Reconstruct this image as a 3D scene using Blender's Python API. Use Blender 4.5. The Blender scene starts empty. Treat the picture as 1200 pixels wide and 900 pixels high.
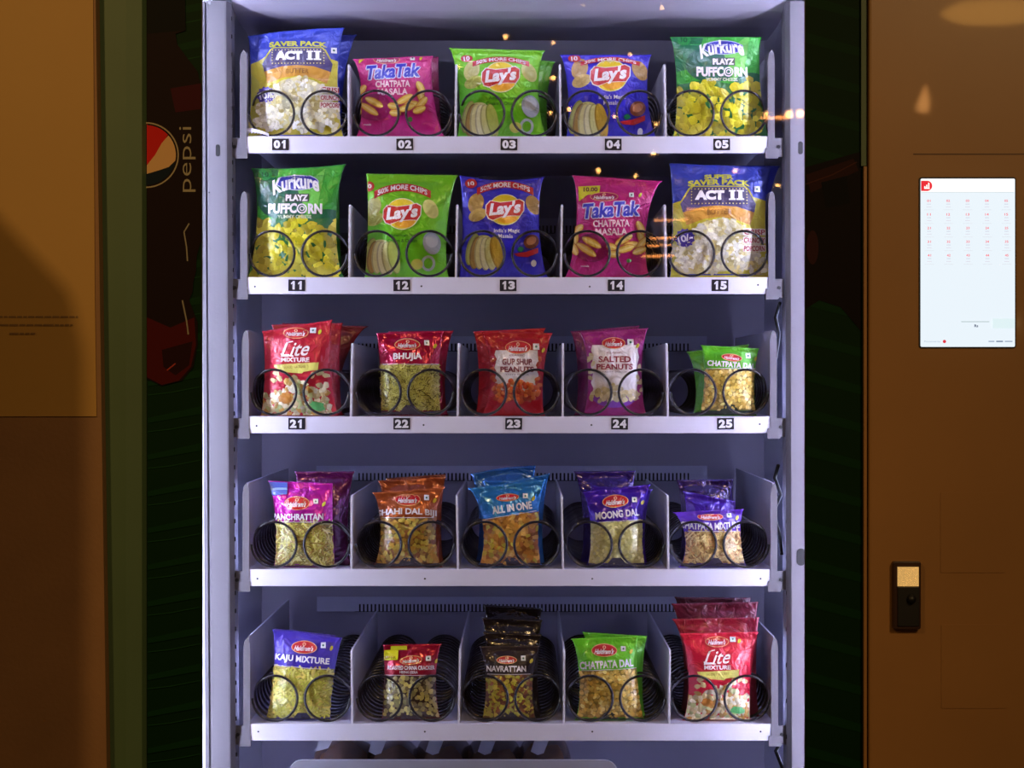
import bpy, math, random
from mathutils import Vector, noise, geometry
PI = math.pi
random.seed(7)
S = bpy.context.scene
COL = S.collection

# ---------------------------------------------------------------- camera, world, exposure
ZC = 1.35          # camera height (m)
CX = 0.012
D = 2.8            # camera distance to the shelf fronts (y = 0)
cam_d = bpy.data.cameras.new('camera'); cam = bpy.data.objects.new('camera', cam_d); COL.objects.link(cam)
cam.location = (CX, -D, ZC); cam.rotation_euler = (PI/2, 0, 0)
cam_d.sensor_width = 36; cam_d.lens = 36*D/1.2; cam_d.shift_x = -0.01
cam_d.clip_start = 0.05
S.camera = cam
w = bpy.data.worlds.new('night'); S.world = w; w.use_nodes = True
w.node_tree.nodes['Background'].inputs[0].default_value = (0.30, 0.16, 0.07, 1)
w.node_tree.nodes['Background'].inputs[1].default_value = 0.035
S.view_settings.view_transform = 'Standard'; S.view_settings.look = 'None'
S.view_settings.gamma = 1; S.view_settings.exposure = 0.0; S.view_settings.use_curve_mapping = False
LED_POWER = 76.0          # emission strength of the LED strips in the door
WARM_KEY = 36.0           # warm spot from the upper left
def light(name, loc, target, col, power, size, typ='AREA', spot=None):
    l = bpy.data.lights.new(name, typ); l.color = col; l.energy = power
    if typ == 'AREA': l.shape = 'DISK'; l.size = size
    else: l.shadow_soft_size = size
    if spot: l.spot_size = math.radians(spot); l.spot_blend = 0.6
    o = bpy.data.objects.new(name, l); COL.objects.link(o); o.location = loc
    o.rotation_euler = (Vector(target)-Vector(loc)).to_track_quat('-Z', 'Y').to_euler()
    return o
light('street_lamp', (-0.9, -2.2, ZC+1.0), (-0.5, -0.14, ZC+0.1), (1.0, 0.62, 0.22), WARM_KEY, 0.06, 'SPOT', 50)
light('ceiling_glow', (1.3, -3.4, ZC+1.6), (0.5, 0, ZC), (1.0, 0.66, 0.30), 24.0, 0.5)

# ---------------------------------------------------------------- helpers
def px(p, y=0.0): return CX + (p-612)/1000*(D+y)/D
def pz(p, y=0.0): return ZC + (450-p)/1000*(D+y)/D
def lin(c):
    f = lambda v: (v/255)/12.92 if v/255 <= .04045 else ((v/255+.055)/1.055)**2.4
    return (f(c[0]), f(c[1]), f(c[2]), 1.0)
def mat(name, col, rough=.5, metal=0, emit=None, est=0, coat=0, noise_amt=0, noise_scale=30, bump=0, bscale=60, spec=.5):
    m = bpy.data.materials.new(name); m.use_nodes = True; nt = m.node_tree; b = nt.nodes['Principled BSDF']
    c = lin(col); b.inputs['Base Color'].default_value = c
    b.inputs['Roughness'].default_value = rough; b.inputs['Metallic'].default_value = metal
    b.inputs['Coat Weight'].default_value = coat; b.inputs['Specular IOR Level'].default_value = spec
    if emit: b.inputs['Emission Color'].default_value = lin(emit); b.inputs['Emission Strength'].default_value = est
    tc = nt.nodes.new('ShaderNodeTexCoord')
    if noise_amt:
        n = nt.nodes.new('ShaderNodeTexNoise'); n.inputs['Scale'].default_value = noise_scale; n.inputs['Detail'].default_value = 5
        r = nt.nodes.new('ShaderNodeValToRGB')
        r.color_ramp.elements[0].position = .3; r.color_ramp.elements[1].position = .7
        r.color_ramp.elements[0].color = tuple(v*(1-noise_amt) for v in c[:3])+(1,)
        r.color_ramp.elements[1].color = tuple(min(1, v*(1+noise_amt)) for v in c[:3])+(1,)
        nt.links.new(tc.outputs['Object'], n.inputs['Vector']); nt.links.new(n.outputs['Fac'], r.inputs['Fac'])
        nt.links.new(r.outputs['Color'], b.inputs['Base Color'])
    if bump:
        n2 = nt.nodes.new('ShaderNodeTexNoise'); n2.inputs['Scale'].default_value = bscale; n2.inputs['Detail'].default_value = 4
        bp = nt.nodes.new('ShaderNodeBump'); bp.inputs['Strength'].default_value = bump; bp.inputs['Distance'].default_value = .001
        nt.links.new(tc.outputs['Object'], n2.inputs['Vector']); nt.links.new(n2.outputs['Fac'], bp.inputs['Height'])
        nt.links.new(bp.outputs['Normal'], b.inputs['Normal'])
    return m
M = {}
M['white'] = mat('white_powder_coat', (222, 221, 242), .42, noise_amt=.03, bump=.15, bscale=300)
M['post'] = mat('frame_powder_coat', (106, 102, 110), .5, noise_amt=.03, bump=.15, bscale=200)
M['inner'] = mat('cabinet_lining', (232, 232, 246), .55, noise_amt=.05, noise_scale=6)
M['divider'] = mat('divider_sheet', (214, 212, 228), .4, noise_amt=.05, noise_scale=40)
M['coil'] = mat('black_coil_wire', (26, 22, 30), .22, metal=.0, coat=.5, noise_amt=.1)
M['black'] = mat('black_plastic', (14, 13, 18), .45, noise_amt=.2)
M['tag'] = mat('tag_black', (18, 18, 34), .4, noise_amt=.1)
M['tagw'] = mat('tag_white', (240, 240, 250), .5, noise_amt=.02)
M['led'] = mat('led_diffuser', (255, 255, 255), .5, emit=(216, 217, 255), est=LED_POWER, noise_amt=.01)
M['fill_glow'] = mat('fill_strip_glow', (255, 255, 255), .5, emit=(200, 206, 255), est=LED_POWER*.42, noise_amt=.01)  # glow of the added fill strips behind the posts
M['inner_back'] = mat('cabinet_back', (192, 186, 204), .55, noise_amt=.05, noise_scale=6)
M['brown'] = mat('payment_panel_coat', (170, 122, 72), .33, noise_amt=.06, noise_scale=5, bump=.04, bscale=240, coat=.15)
M['wallm'] = mat('side_wall_paint', (150, 108, 70), .6, noise_amt=.07, noise_scale=12, bump=.3, bscale=200)
M['poster'] = mat('poster_paper', (190, 144, 70), .55, noise_amt=.04, noise_scale=5, bump=.1, bscale=100)
M['ink'] = mat('poster_ink', (96, 70, 50), .6, noise_amt=.1)
M['edge'] = mat('cabinet_edge_green', (80, 104, 72), .5, noise_amt=.06, noise_scale=8)
M['seam'] = mat('panel_seam', (96, 62, 34), .5, noise_amt=.1)
M['steel'] = mat('steel', (170, 165, 175), .3, metal=1, noise_amt=.05)
M['ground'] = mat('ground_concrete', (90, 84, 78), .8, noise_amt=.2, noise_scale=8, bump=.5, bscale=50)
M['bagdark'] = mat('brown_pouch', (84, 56, 36), .25, noise_amt=.25, noise_scale=30, coat=.4, bump=.6, bscale=40)
M['tabw'] = mat('white_tab', (200, 200, 215), .5, noise_amt=.03)
M['bin'] = mat('bin_grey', (150, 152, 172), .5, noise_amt=.04)
M['bulb'] = mat('warm_bulb', (255, 200, 130), .5, emit=(255, 176, 96), est=60, noise_amt=.01)
M['lampglass'] = mat('lamp_glass', (255, 200, 130), .5, emit=(255, 180, 80), est=26, noise_amt=.01)
M['tube'] = mat('warm_tube', (255, 200, 130), .5, emit=(255, 160, 84), est=24, noise_amt=.01)

def attr_mat(name, rough, coat, bump=.0, bscale=90, emit=0, spec=.5, crease=0, metal=0):
    # metal: metallised film
    m = bpy.data.materials.new(name); m.use_nodes = True; nt = m.node_tree; b = nt.nodes['Principled BSDF']
    a = nt.nodes.new('ShaderNodeAttribute'); a.attribute_name = 'Col'
    nt.links.new(a.outputs['Color'], b.inputs['Base Color'])
    b.inputs['Metallic'].default_value = metal
    b.inputs['Roughness'].default_value = rough; b.inputs['Specular IOR Level'].default_value = spec; b.inputs['Coat Weight'].default_value = coat; b.inputs['Coat Roughness'].default_value = .08
    if emit:
        nt.links.new(a.outputs['Color'], b.inputs['Emission Color']); b.inputs['Emission Strength'].default_value = emit
    tc = nt.nodes.new('ShaderNodeTexCoord')
    if bump:
        n = nt.nodes.new('ShaderNodeTexNoise'); n.inputs['Scale'].default_value = bscale; n.inputs['Detail'].default_value = 3; n.inputs['Distortion'].default_value = 1.2
        bp = nt.nodes.new('ShaderNodeBump'); bp.inputs['Strength'].default_value = bump; bp.inputs['Distance'].default_value = .004
        nt.links.new(tc.outputs['Object'], n.inputs['Vector']); nt.links.new(n.outputs['Fac'], bp.inputs['Height'])
        if crease:
            n3 = nt.nodes.new('ShaderNodeTexNoise'); n3.noise_type = 'RIDGED_MULTIFRACTAL'; n3.inputs['Scale'].default_value = 17; n3.inputs['Detail'].default_value = 1.5; n3.inputs['Distortion'].default_value = .6
            b3 = nt.nodes.new('ShaderNodeBump'); b3.inputs['Strength'].default_value = crease; b3.inputs['Distance'].default_value = .0045
            nt.links.new(tc.outputs['Object'], n3.inputs['Vector']); nt.links.new(n3.outputs['Fac'], b3.inputs['Height']); nt.links.new(b3.outputs['Normal'], bp.inputs['Normal'])
        nt.links.new(bp.outputs['Normal'], b.inputs['Normal']); nt.links.new(bp.outputs['Normal'], b.inputs['Coat Normal'])
    return m
M['film'] = attr_mat('printed_film', .32, .6, .6, 75, crease=.55)
M['film_pouch'] = attr_mat('metallised_film', .3, .6, .7, 75, crease=.8, metal=.15)
M['foil_pouch'] = attr_mat('metallised_foil', .2, .8, .9, 50, crease=1.0, metal=.45)
M['foil'] = attr_mat('glossy_printed_film', .22, 1.0, .8, 55, crease=1.0)
M['print'] = attr_mat('flat_print', .5, 0)
M['border'] = attr_mat('border_print', .5, 0, spec=.08)
M['screenprint'] = attr_mat('backlit_print', .4, 0, emit=1.0)

gm = bpy.data.materials.new('door_glass'); gm.use_nodes = True; nt = gm.node_tree
nt.nodes.remove(nt.nodes['Principled BSDF'])
tr = nt.nodes.new('ShaderNodeBsdfTransparent'); gl = nt.nodes.new('ShaderNodeBsdfGlossy'); gl.inputs['Roughness'].default_value = .02
fr = nt.nodes.new('ShaderNodeFresnel'); fr.inputs['IOR'].default_value = 1.5; mx = nt.nodes.new('ShaderNodeMixShader')
tr.inputs['Color'].default_value = (.97, .98, .98, 1)
nt.links.new(fr.outputs[0], mx.inputs[0]); nt.links.new(tr.outputs[0], mx.inputs[1]); nt.links.new(gl.outputs[0], mx.inputs[2])
nt.links.new(mx.outputs[0], nt.nodes['Material Output'].inputs['Surface']); M['glass'] = gm

class MB:
    def __init__(s): s.v = []; s.f = []
    def box(s, x0, x1, y0, y1, z0, z1):
        n = len(s.v); s.v += [(x, y, z) for z in (z0, z1) for y in (y0, y1) for x in (x0, x1)]
        s.f += [tuple(n+i for i in q) for q in ((0,2,3,1),(4,5,7,6),(0,1,5,4),(2,6,7,3),(0,4,6,2),(1,3,7,5))]
        return s
    def prism(s, pts, axis, a, b):
        # pts: 2D outline, extruded along axis ('x': pts are (y,z); 'y': pts are (x,z); 'z': pts are (x,y))
        def mk(p, t): return {'x': (t, p[0], p[1]), 'y': (p[0], t, p[1]), 'z': (p[0], p[1], t)}[axis]
        n = len(s.v); k = len(pts)
        s.v += [mk(p, a) for p in pts]+[mk(p, b) for p in pts]
        s.f.append(tuple(range(n, n+k))[::-1]); s.f.append(tuple(range(n+k, n+2*k)))
        for i in range(k):
            j = (i+1) % k; s.f.append((n+i, n+j, n+k+j, n+k+i))
        return s
    def tube(s, path, r, sides=6, closed=False):
        n = len(s.v); P = [Vector(p) for p in path]; up = None
        for i, p in enumerate(P):
            t = (P[min(i+1, len(P)-1)]-P[max(i-1, 0)]).normalized()
            if up is None: up = t.orthogonal().normalized()
            up = (up-t*up.dot(t)).normalized(); b = t.cross(up)
            for k in range(sides):
                a = 2*PI*k/sides; s.v.append(tuple(p+up*math.cos(a)*r+b*math.sin(a)*r))
        for i in range(len(P)-1):
            for k in range(sides):
                k2 = (k+1) % sides; s.f.append((n+i*sides+k, n+i*sides+k2, n+(i+1)*sides+k2, n+(i+1)*sides+k))
        s.f.append(tuple(n+k for k in range(sides))[::-1]); m = n+(len(P)-1)*sides; s.f.append(tuple(m+k for k in range(sides)))
        return s
    def lathe(s, prof, c, sides=20, axis='z'):
        n = len(s.v)
        for (r, h) in prof:
            for k in range(sides):
                a = 2*PI*k/sides; q = (r*math.cos(a), r*math.sin(a))
                s.v.append((c[0]+q[0], c[1]+q[1], c[2]+h) if axis == 'z' else (c[0]+q[0], c[1]+h, c[2]+q[1]))
        for i in range(len(prof)-1):
            for k in range(sides):
                k2 = (k+1) % sides; s.f.append((n+i*sides+k, n+i*sides+k2, n+(i+1)*sides+k2, n+(i+1)*sides+k))
        return s
    def mesh(s, name, m, smooth=False):
        me = bpy.data.meshes.new(name); me.from_pydata(s.v, [], s.f); me.materials.append(m); me.validate()
        import bmesh
        b = bmesh.new(); b.from_mesh(me); bmesh.ops.recalc_face_normals(b, faces=b.faces); b.to_mesh(me); b.free()
        if smooth: me.polygons.foreach_set('use_smooth', [True]*len(me.polygons))
        return me
    def build(s, name, m, parent=None, smooth=False, bevel=0):
        o = bpy.data.objects.new(name, s.mesh(name, m, smooth)); COL.objects.link(o)
        if parent: o.parent = parent
        if bevel:
            bv = o.modifiers.new('bevel', 'BEVEL'); bv.width = bevel; bv.segments = 2; bv.limit_method = 'ANGLE'
        return o
def ob(name, me, parent=None, loc=None):
    o = bpy.data.objects.new(name, me); COL.objects.link(o)
    if parent: o.parent = parent
    if loc: o.location = loc
    return o
def tag(o, label=None, cat=None, group=None, kind=None):
    if label: o['label'] = label
    if cat: o['category'] = cat
    if group: o['group'] = group
    if kind: o['kind'] = kind
    return o
def empty(name, loc=(0, 0, 0), rot=(0, 0, 0)):
    o = bpy.data.objects.new(name, None); COL.objects.link(o); o.location = loc; o.rotation_euler = rot; o.empty_display_size = .02
    return o

# ---------------------------------------------------------------- flat art: coloured triangles in photo-scale millimetres (x right, y down)
_tc = {}
def text_tris(s, bold=0.0):
    k = (s, bold)
    if k in _tc: return _tc[k]
    c = bpy.data.curves.new('t', 'FONT'); c.body = s; c.size = 1; c.offset = bold; c.resolution_u = 3; c.fill_mode = 'FRONT'
    o = bpy.data.objects.new('t', c); COL.objects.link(o)
    bpy.context.view_layer.update()
    me = bpy.data.meshes.new_from_object(o.evaluated_get(bpy.context.evaluated_depsgraph_get()))
    me.calc_loop_triangles()
    V = [(v.co.x, v.co.y) for v in me.vertices]
    T = [[V[i] for i in t.vertices] for t in me.loop_triangles]
    bpy.data.objects.remove(o); bpy.data.curves.remove(c); bpy.data.meshes.remove(me)
    xs = [p[0] for t in T for p in t]; ys = [p[1] for t in T for p in t]
    x0, x1, y0, y1 = min(xs), max(xs), min(ys), max(ys)
    T = [[((p[0]-x0)/(x1-x0)-.5, .5-(p[1]-y0)/(y1-y0)) for p in t] for t in T]   # unit box, y down
    _tc[k] = T; return T
class Art:
    def __init__(s): s.t = []; s.layer = 1; s.groups = {}; s.g = 'print'
    def grp(s, g): s.g = g; return s
    def tri(s, a, b, c, col, dome=(0, 0, 0)):
        st = [((a, b, c), dome)]
        while st:
            (a, b, c), dm = st.pop()
            e = [(a[0]-b[0])**2+(a[1]-b[1])**2, (b[0]-c[0])**2+(b[1]-c[1])**2, (c[0]-a[0])**2+(c[1]-a[1])**2]
            m = max(e)
            if m < 5.5: s.t.append((s.g, a, b, c, col, s.layer, dm)); continue
            P = (a, b, c); i = e.index(m); j = (i+1) % 3; k = (i+2) % 3
            q = ((P[i][0]+P[j][0])/2, (P[i][1]+P[j][1])/2); dq = (dm[i]+dm[j])/2
            st.append(((P[i], q, P[k]), (dm[i], dq, dm[k]))); st.append(((q, P[j], P[k]), (dq, dm[j], dm[k])))
    def poly(s, pts, col):
        s.layer += 1
        for t in geometry.tessellate_polygon([[Vector((p[0], p[1], 0)) for p in pts]]):
            s.tri(*[tuple(pts[i]) for i in t], col)
    def rect(s, x0, y0, x1, y1, col): s.poly([(x0, y0), (x1, y0), (x1, y1), (x0, y1)], col)
    def ell(s, cx, cy, rx, ry, col, rot=0, n=28, a0=0, a1=2*PI):
        s.layer += 1; ca, sa = math.cos(rot), math.sin(rot)
        P = []
        for i in range(n+1):
            a = a0+(a1-a0)*i/n; x, y = rx*math.cos(a), ry*math.sin(a); P.append((cx+x*ca-y*sa, cy+x*sa+y*ca))
        for i in range(n): s.tri((cx, cy), P[i], P[i+1], col)
    def ring(s, cx, cy, rx, ry, wd, col, rot=0, n=32, a0=0, a1=2*PI):
        s.layer += 1; ca, sa = math.cos(rot), math.sin(rot)
        def q(a, k): x, y = (rx-k)*math.cos(a), (ry-k)*math.sin(a); return (cx+x*ca-y*sa, cy+x*sa+y*ca)
        for i in range(n):
            a, b = a0+(a1-a0)*i/n, a0+(a1-a0)*(i+1)/n
            s.tri(q(a, 0), q(b, 0), q(b, wd), col); s.tri(q(a, 0), q(b, wd), q(a, wd), col)
    def line(s, pts, wd, col):
        s.layer += 1
        for i in range(len(pts)-1):
            a, b = pts[i], pts[i+1]; dx, dy = b[0]-a[0], b[1]-a[1]; L = math.hypot(dx, dy) or 1; nx, ny = -dy/L*wd/2, dx/L*wd/2
            s.tri((a[0]+nx, a[1]+ny), (b[0]+nx, b[1]+ny), (b[0]-nx, b[1]-ny), col); s.tri((a[0]+nx, a[1]+ny), (b[0]-nx, b[1]-ny), (a[0]-nx, a[1]-ny), col)
    def text(s, st, x0, y0, x1, y1, col, bold=.02, rot=0, arc=0, shear=0, taper=0):
        s.layer += 1; cx, cy, W, H = (x0+x1)/2, (y0+y1)/2, x1-x0, y1-y0; ca, sa = math.cos(rot), math.sin(rot)
        for t in text_tris(st, bold):
            P = []
            for (u, v) in t:
                x, y = u*W*(1+taper*v), v*H
                x -= shear*y
                if arc: y += x*x/(2*arc)
                P.append((cx+x*ca-y*sa, cy+x*sa+y*ca))
            s.tri(*P, col)
    def blob(s, cx, cy, rx, ry, col, rot=0, n=8, dome=.5, jag=.2):
        ca, sa = math.cos(rot), math.sin(rot); P = []
        for i in range(n):
            a = 2*PI*i/n; k = 1+random.uniform(-jag, jag); x, y = rx*k*math.cos(a), ry*k*math.sin(a); P.append((cx+x*ca-y*sa, cy+x*sa+y*ca))
        for i in range(n): s.tri((cx, cy), P[i], P[(i+1) % n], col, (dome, 0, 0))
    def fill(s, inside, bx, step, size, cols, kind='round', jag=.2, dome=.5, wd=.9):
        x0, y0, x1, y1 = bx; s.layer += 1; y = y0; L = []
        while y < y1:
            x = x0
            while x < x1:
                L.append((x+random.uniform(-.5, .5)*step, y+random.uniform(-.5, .5)*step)); x += step
            y += step
        random.shuffle(L); k = 0
        for (x, y) in L:
            if not inside(x, y): continue
            k += 1
            if k % 12 == 0: s.layer += 1
            c = random.choice(cols); f = random.uniform(.85, 1.12); c = tuple(min(255, v*f) for v in c)
            if kind == 'round': s.blob(x, y, size*random.uniform(.7, 1.15), size*random.uniform(.6, 1.0), c, random.uniform(0, PI), 8, dome, jag)
            elif kind == 'pop':
                for q in range(4):
                    a = random.uniform(0, 2*PI); g = random.uniform(.88, 1.05); s.blob(x+math.cos(a)*size*.5, y+math.sin(a)*size*.5, size*.6, size*.5, tuple(min(255, v*g) for v in c), a, 7, dome*1.3, .2)
                s.blob(x, y, size*.35, size*.3, tuple(v*.82 for v in c), 0, 6, .2, .2)
            else:
                a = random.uniform(0, PI); cv = random.uniform(-.5, .5); P = []
                for i in range(5):
                    t = (i/4-.5)*size*2; P.append((x+math.cos(a)*t-math.sin(a)*cv*(t*t/size), y+math.sin(a)*t+math.cos(a)*cv*(t*t/size)))
                s.line(P, wd, c); s.layer -= 1
def art_meshes(art, drape, names, matl, parent):
    """one mesh per art group; drape(x, y) -> (point, normal) of the surface in metres"""
    G = {}
    for t in art.t: G.setdefault(t[0], []).append(t)
    for g, T in G.items():
        vi = {}; V = []; N = []; F = []; C = []
        for (_, a, b, c, col, lay, dm) in T:
            f = []
            for p, dd in zip((a, b, c), dm):
                k = (round(p[0], 2), round(p[1], 2), lay, round(dd, 2))
                if k not in vi:
                    q, n = drape(p[0], p[1]); q = Vector(q); vi[k] = len(V)
                    V.append(q+n*(.00022+.00004*lay+dd*.001)); N.append(n)
                f.append(vi[k])
            if len(set(f)) == 3:
                gn = (V[f[1]]-V[f[0]]).cross(V[f[2]]-V[f[0]])
                if gn.dot(N[f[0]]) < 0: f = [f[0], f[2], f[1]]
                F.append(tuple(f)); C.append(lin(col))
        g = g.split('#')[0]; me = bpy.data.meshes.new(g); me.from_pydata([tuple(v) for v in V], [], F)
        ca = me.color_attributes.new('Col', 'FLOAT_COLOR', 'CORNER'); arr = []
        for c in C: arr += list(c)*3
        ca.data.foreach_set('color', arr); me.materials.append(matl)
        me.polygons.foreach_set('use_smooth', [True]*len(F))
        if not any(any(t[6]) for t in T[:200]): me.normals_split_custom_set_from_vertices([tuple(n) for n in N])
        ob(g, me, parent)

# ---------------------------------------------------------------- snack bags
RAIL = [160, 325, 488, 667, 848]; RDX = [-2.5, -2, 0, .5, 1.5]
def make_bag(row, TL, TR, bl, br, ml, mr, y0, T, base, seal=None, art=None, label='', name='snack_bag', matl='film', group=None, lean=0, sag=0, cat='snack bag'):
    k = (D+y0)/D; zf = ZC+(450-RAIL[row])/1000; cxp = (bl+br)/2
    X = lambda p: (p-cxp)*k                        # local millimetres
    Z = lambda p: (ZC-zf)*1000+(450-p)*k
    TLx, TLz, TRx, TRz = X(TL[0]), Z(TL[1]), X(TR[0]), Z(TR[1]); BLx, BRx = X(bl), X(br); ML, MR = X(ml)-(TLx+BLx)/2, X(mr)-(TRx+BRx)/2
    zt = (TLz+TRz)/2; sd = random.uniform(0, 100)
    def ztop(x): u = min(1, max(0, (x-TLx)/(TRx-TLx))); return TLz+(TRz-TLz)*u-sag*math.sin(PI*u)
    def edges(v):
        pv = max(0, math.sin(PI*min(1, max(0, v))))**.55
        return BLx+(TLx-BLx)*v+ML*pv, BRx+(TRx-BRx)*v+MR*pv
    def depth(x, z, u, v, side):
        vb = min(1, max(0, (v-.035)/(.885))); B = max(0, math.sin(PI*vb))**.6
        e = max(0, 1-abs(u)**3.2)
        y = .5+T*B*e
        sealw = math.exp(-max(0, (z-2)/16))+math.exp(-max(0, (ztop(x)-6-z)/15))
        inseal = 1 if (v < .035 or v > .925) else 0
        if side < 0 and not inseal:
            y += e*sealw*1.5*noise.noise(Vector((x*.1+sd, z*.02, 0)))*min(1, B*2)
            y += e*B*1.6*noise.noise(Vector((x*.05+sd, z*.05+x*.02, 3)))
            y += e*B*.8*abs(noise.noise(Vector((x*.09+z*.05, z*.06-x*.07+sd, 9))))
        off = lean*z + 1.1*math.sin(x*.12+sd)*math.exp(-(ztop(x)-z)/12)
        return side*y+off
    def pt(x, z, side=-1):
        v = z/ztop(x); l, r = edges(v); u = min(1, max(-1, 2*(x-l)/(r-l)-1))
        return Vector((x, depth(x, z, u, v, side), z))/1000
    def drape(pxx, pyy):
        x, z = X(pxx), Z(pyy)
        zz = min(ztop(x)-.7, max(.7, z)); l, r = edges(zz/ztop(x)); x = min(r-.6, max(l+.6, x)); zz = min(ztop(x)-.7, zz)
        p = pt(x, zz); e = .6; dx = pt(x+e, zz)-pt(x-e, zz); dz = pt(x, zz+e)-pt(x, zz-e); n = dx.cross(dz)
        n.normalize(); n = -n if n.y > 0 else n
        return p, n
    nu, nv = 40, 46; V = []; F = []; C = []
    for side in (-1, 1):
        for j in range(nv+1):
            v = j/nv; l, r = edges(v)
            for i in range(nu+1):
                u = i/nu; x = l+(r-l)*u; zt_ = ztop(x); z = v*zt_
                if j == nv: z += .5*(i % 2)
                V.append((x/1000, depth(x, min(z, zt_-.01), 2*u-1, v, side)/1000, z/1000))
    n1 = (nu+1)*(nv+1)
    def idx(s, i, j): return s*n1+j*(nu+1)+i
    sc = seal or base
    for j in range(nv):
        for i in range(nu):
            F.append((idx(0, i, j), idx(0, i+1, j), idx(0, i+1, j+1), idx(0, i, j+1)))
            F.append((idx(1, i, j), idx(1, i, j+1), idx(1, i+1, j+1), idx(1, i+1, j)))
            c = sc if (j >= nv-3) else base
            C += [c, c]
    for j in range(nv):
        F.append((idx(0, 0, j), idx(0, 0, j+1), idx(1, 0, j+1), idx(1, 0, j))); F.append((idx(0, nu, j), idx(1, nu, j), idx(1, nu, j+1), idx(0, nu, j+1))); C += [base, base]
    for i in range(nu):
        F.append((idx(0, i, nv), idx(0, i+1, nv), idx(1, i+1, nv), idx(1, i, nv))); F.append((idx(0, i, 0), idx(1, i, 0), idx(1, i+1, 0), idx(0, i+1, 0))); C += [sc, base]
    me = bpy.data.meshes.new('pouch'); me.from_pydata(V, [], F); me.materials.append(M[matl+'_pouch'])
    ca = me.color_attributes.new('Col', 'FLOAT_COLOR', 'CORNER'); arr = []
    for c in C: arr += list(lin(c))*4
    ca.data.foreach_set('color', arr); me.polygons.foreach_set('use_smooth', [True]*len(F))
    root = empty(name, (CX+(cxp-612)/1000*k, y0, zf+.0004)); tag(root, label, cat, group)
    ob('pouch', me, root)
    if art:
        A = Art(); A.el = lambda py: tuple(q/k+cxp for q in edges(Z(py)/zt)); A.bot = RAIL[row]+8; art(A)
        art_meshes(A, drape, None, M[matl], root)
    return root

WHITE = (235, 232, 240)
def hband(A, y0, y1, col, wavy=0, slope=0):
    l, r = A.el((y0+y1)/2); l -= 8; r += 8; n = 12
    top = [(l+(r-l)*i/n, y0+wavy*math.sin(i*1.1)+slope*(i/n-.5)) for i in range(n+1)]
    A.poly(top+[(r, y1), (l, y1)], col)
def red_logo(A, cx, cy, wd, hg, rot=0, fill=(196, 30, 42)):
    A.grp('logo')
    A.ell(cx, cy, wd/2, hg/2, (236, 170, 120), rot); A.ell(cx, cy, wd/2-.8, hg/2-.8, fill, rot)
    A.ell(cx, cy-hg*.24, 2.0, hg*.13, (240, 190, 150), rot); A.ell(cx, cy-hg*.24, 1.0, hg*.07, fill, rot)
    A.text("Haldiram's", cx-wd*.36, cy-hg*.12, cx+wd*.36, cy+hg*.28, WHITE, .03, rot, 0, .35)
def veg_mark(A, x, y, s=6.5, rot=0):
    A.grp('marks'); A.rect(x-s/2, y-s/2, x+s/2, y+s/2, (232, 236, 240)); A.ell(x, y, s*.2, s*.2, (50, 110, 90))
def yellow_drop(A, x, y): A.grp('marks'); A.ell(x, y, 1.6, 3, (214, 200, 60), .5)

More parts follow.
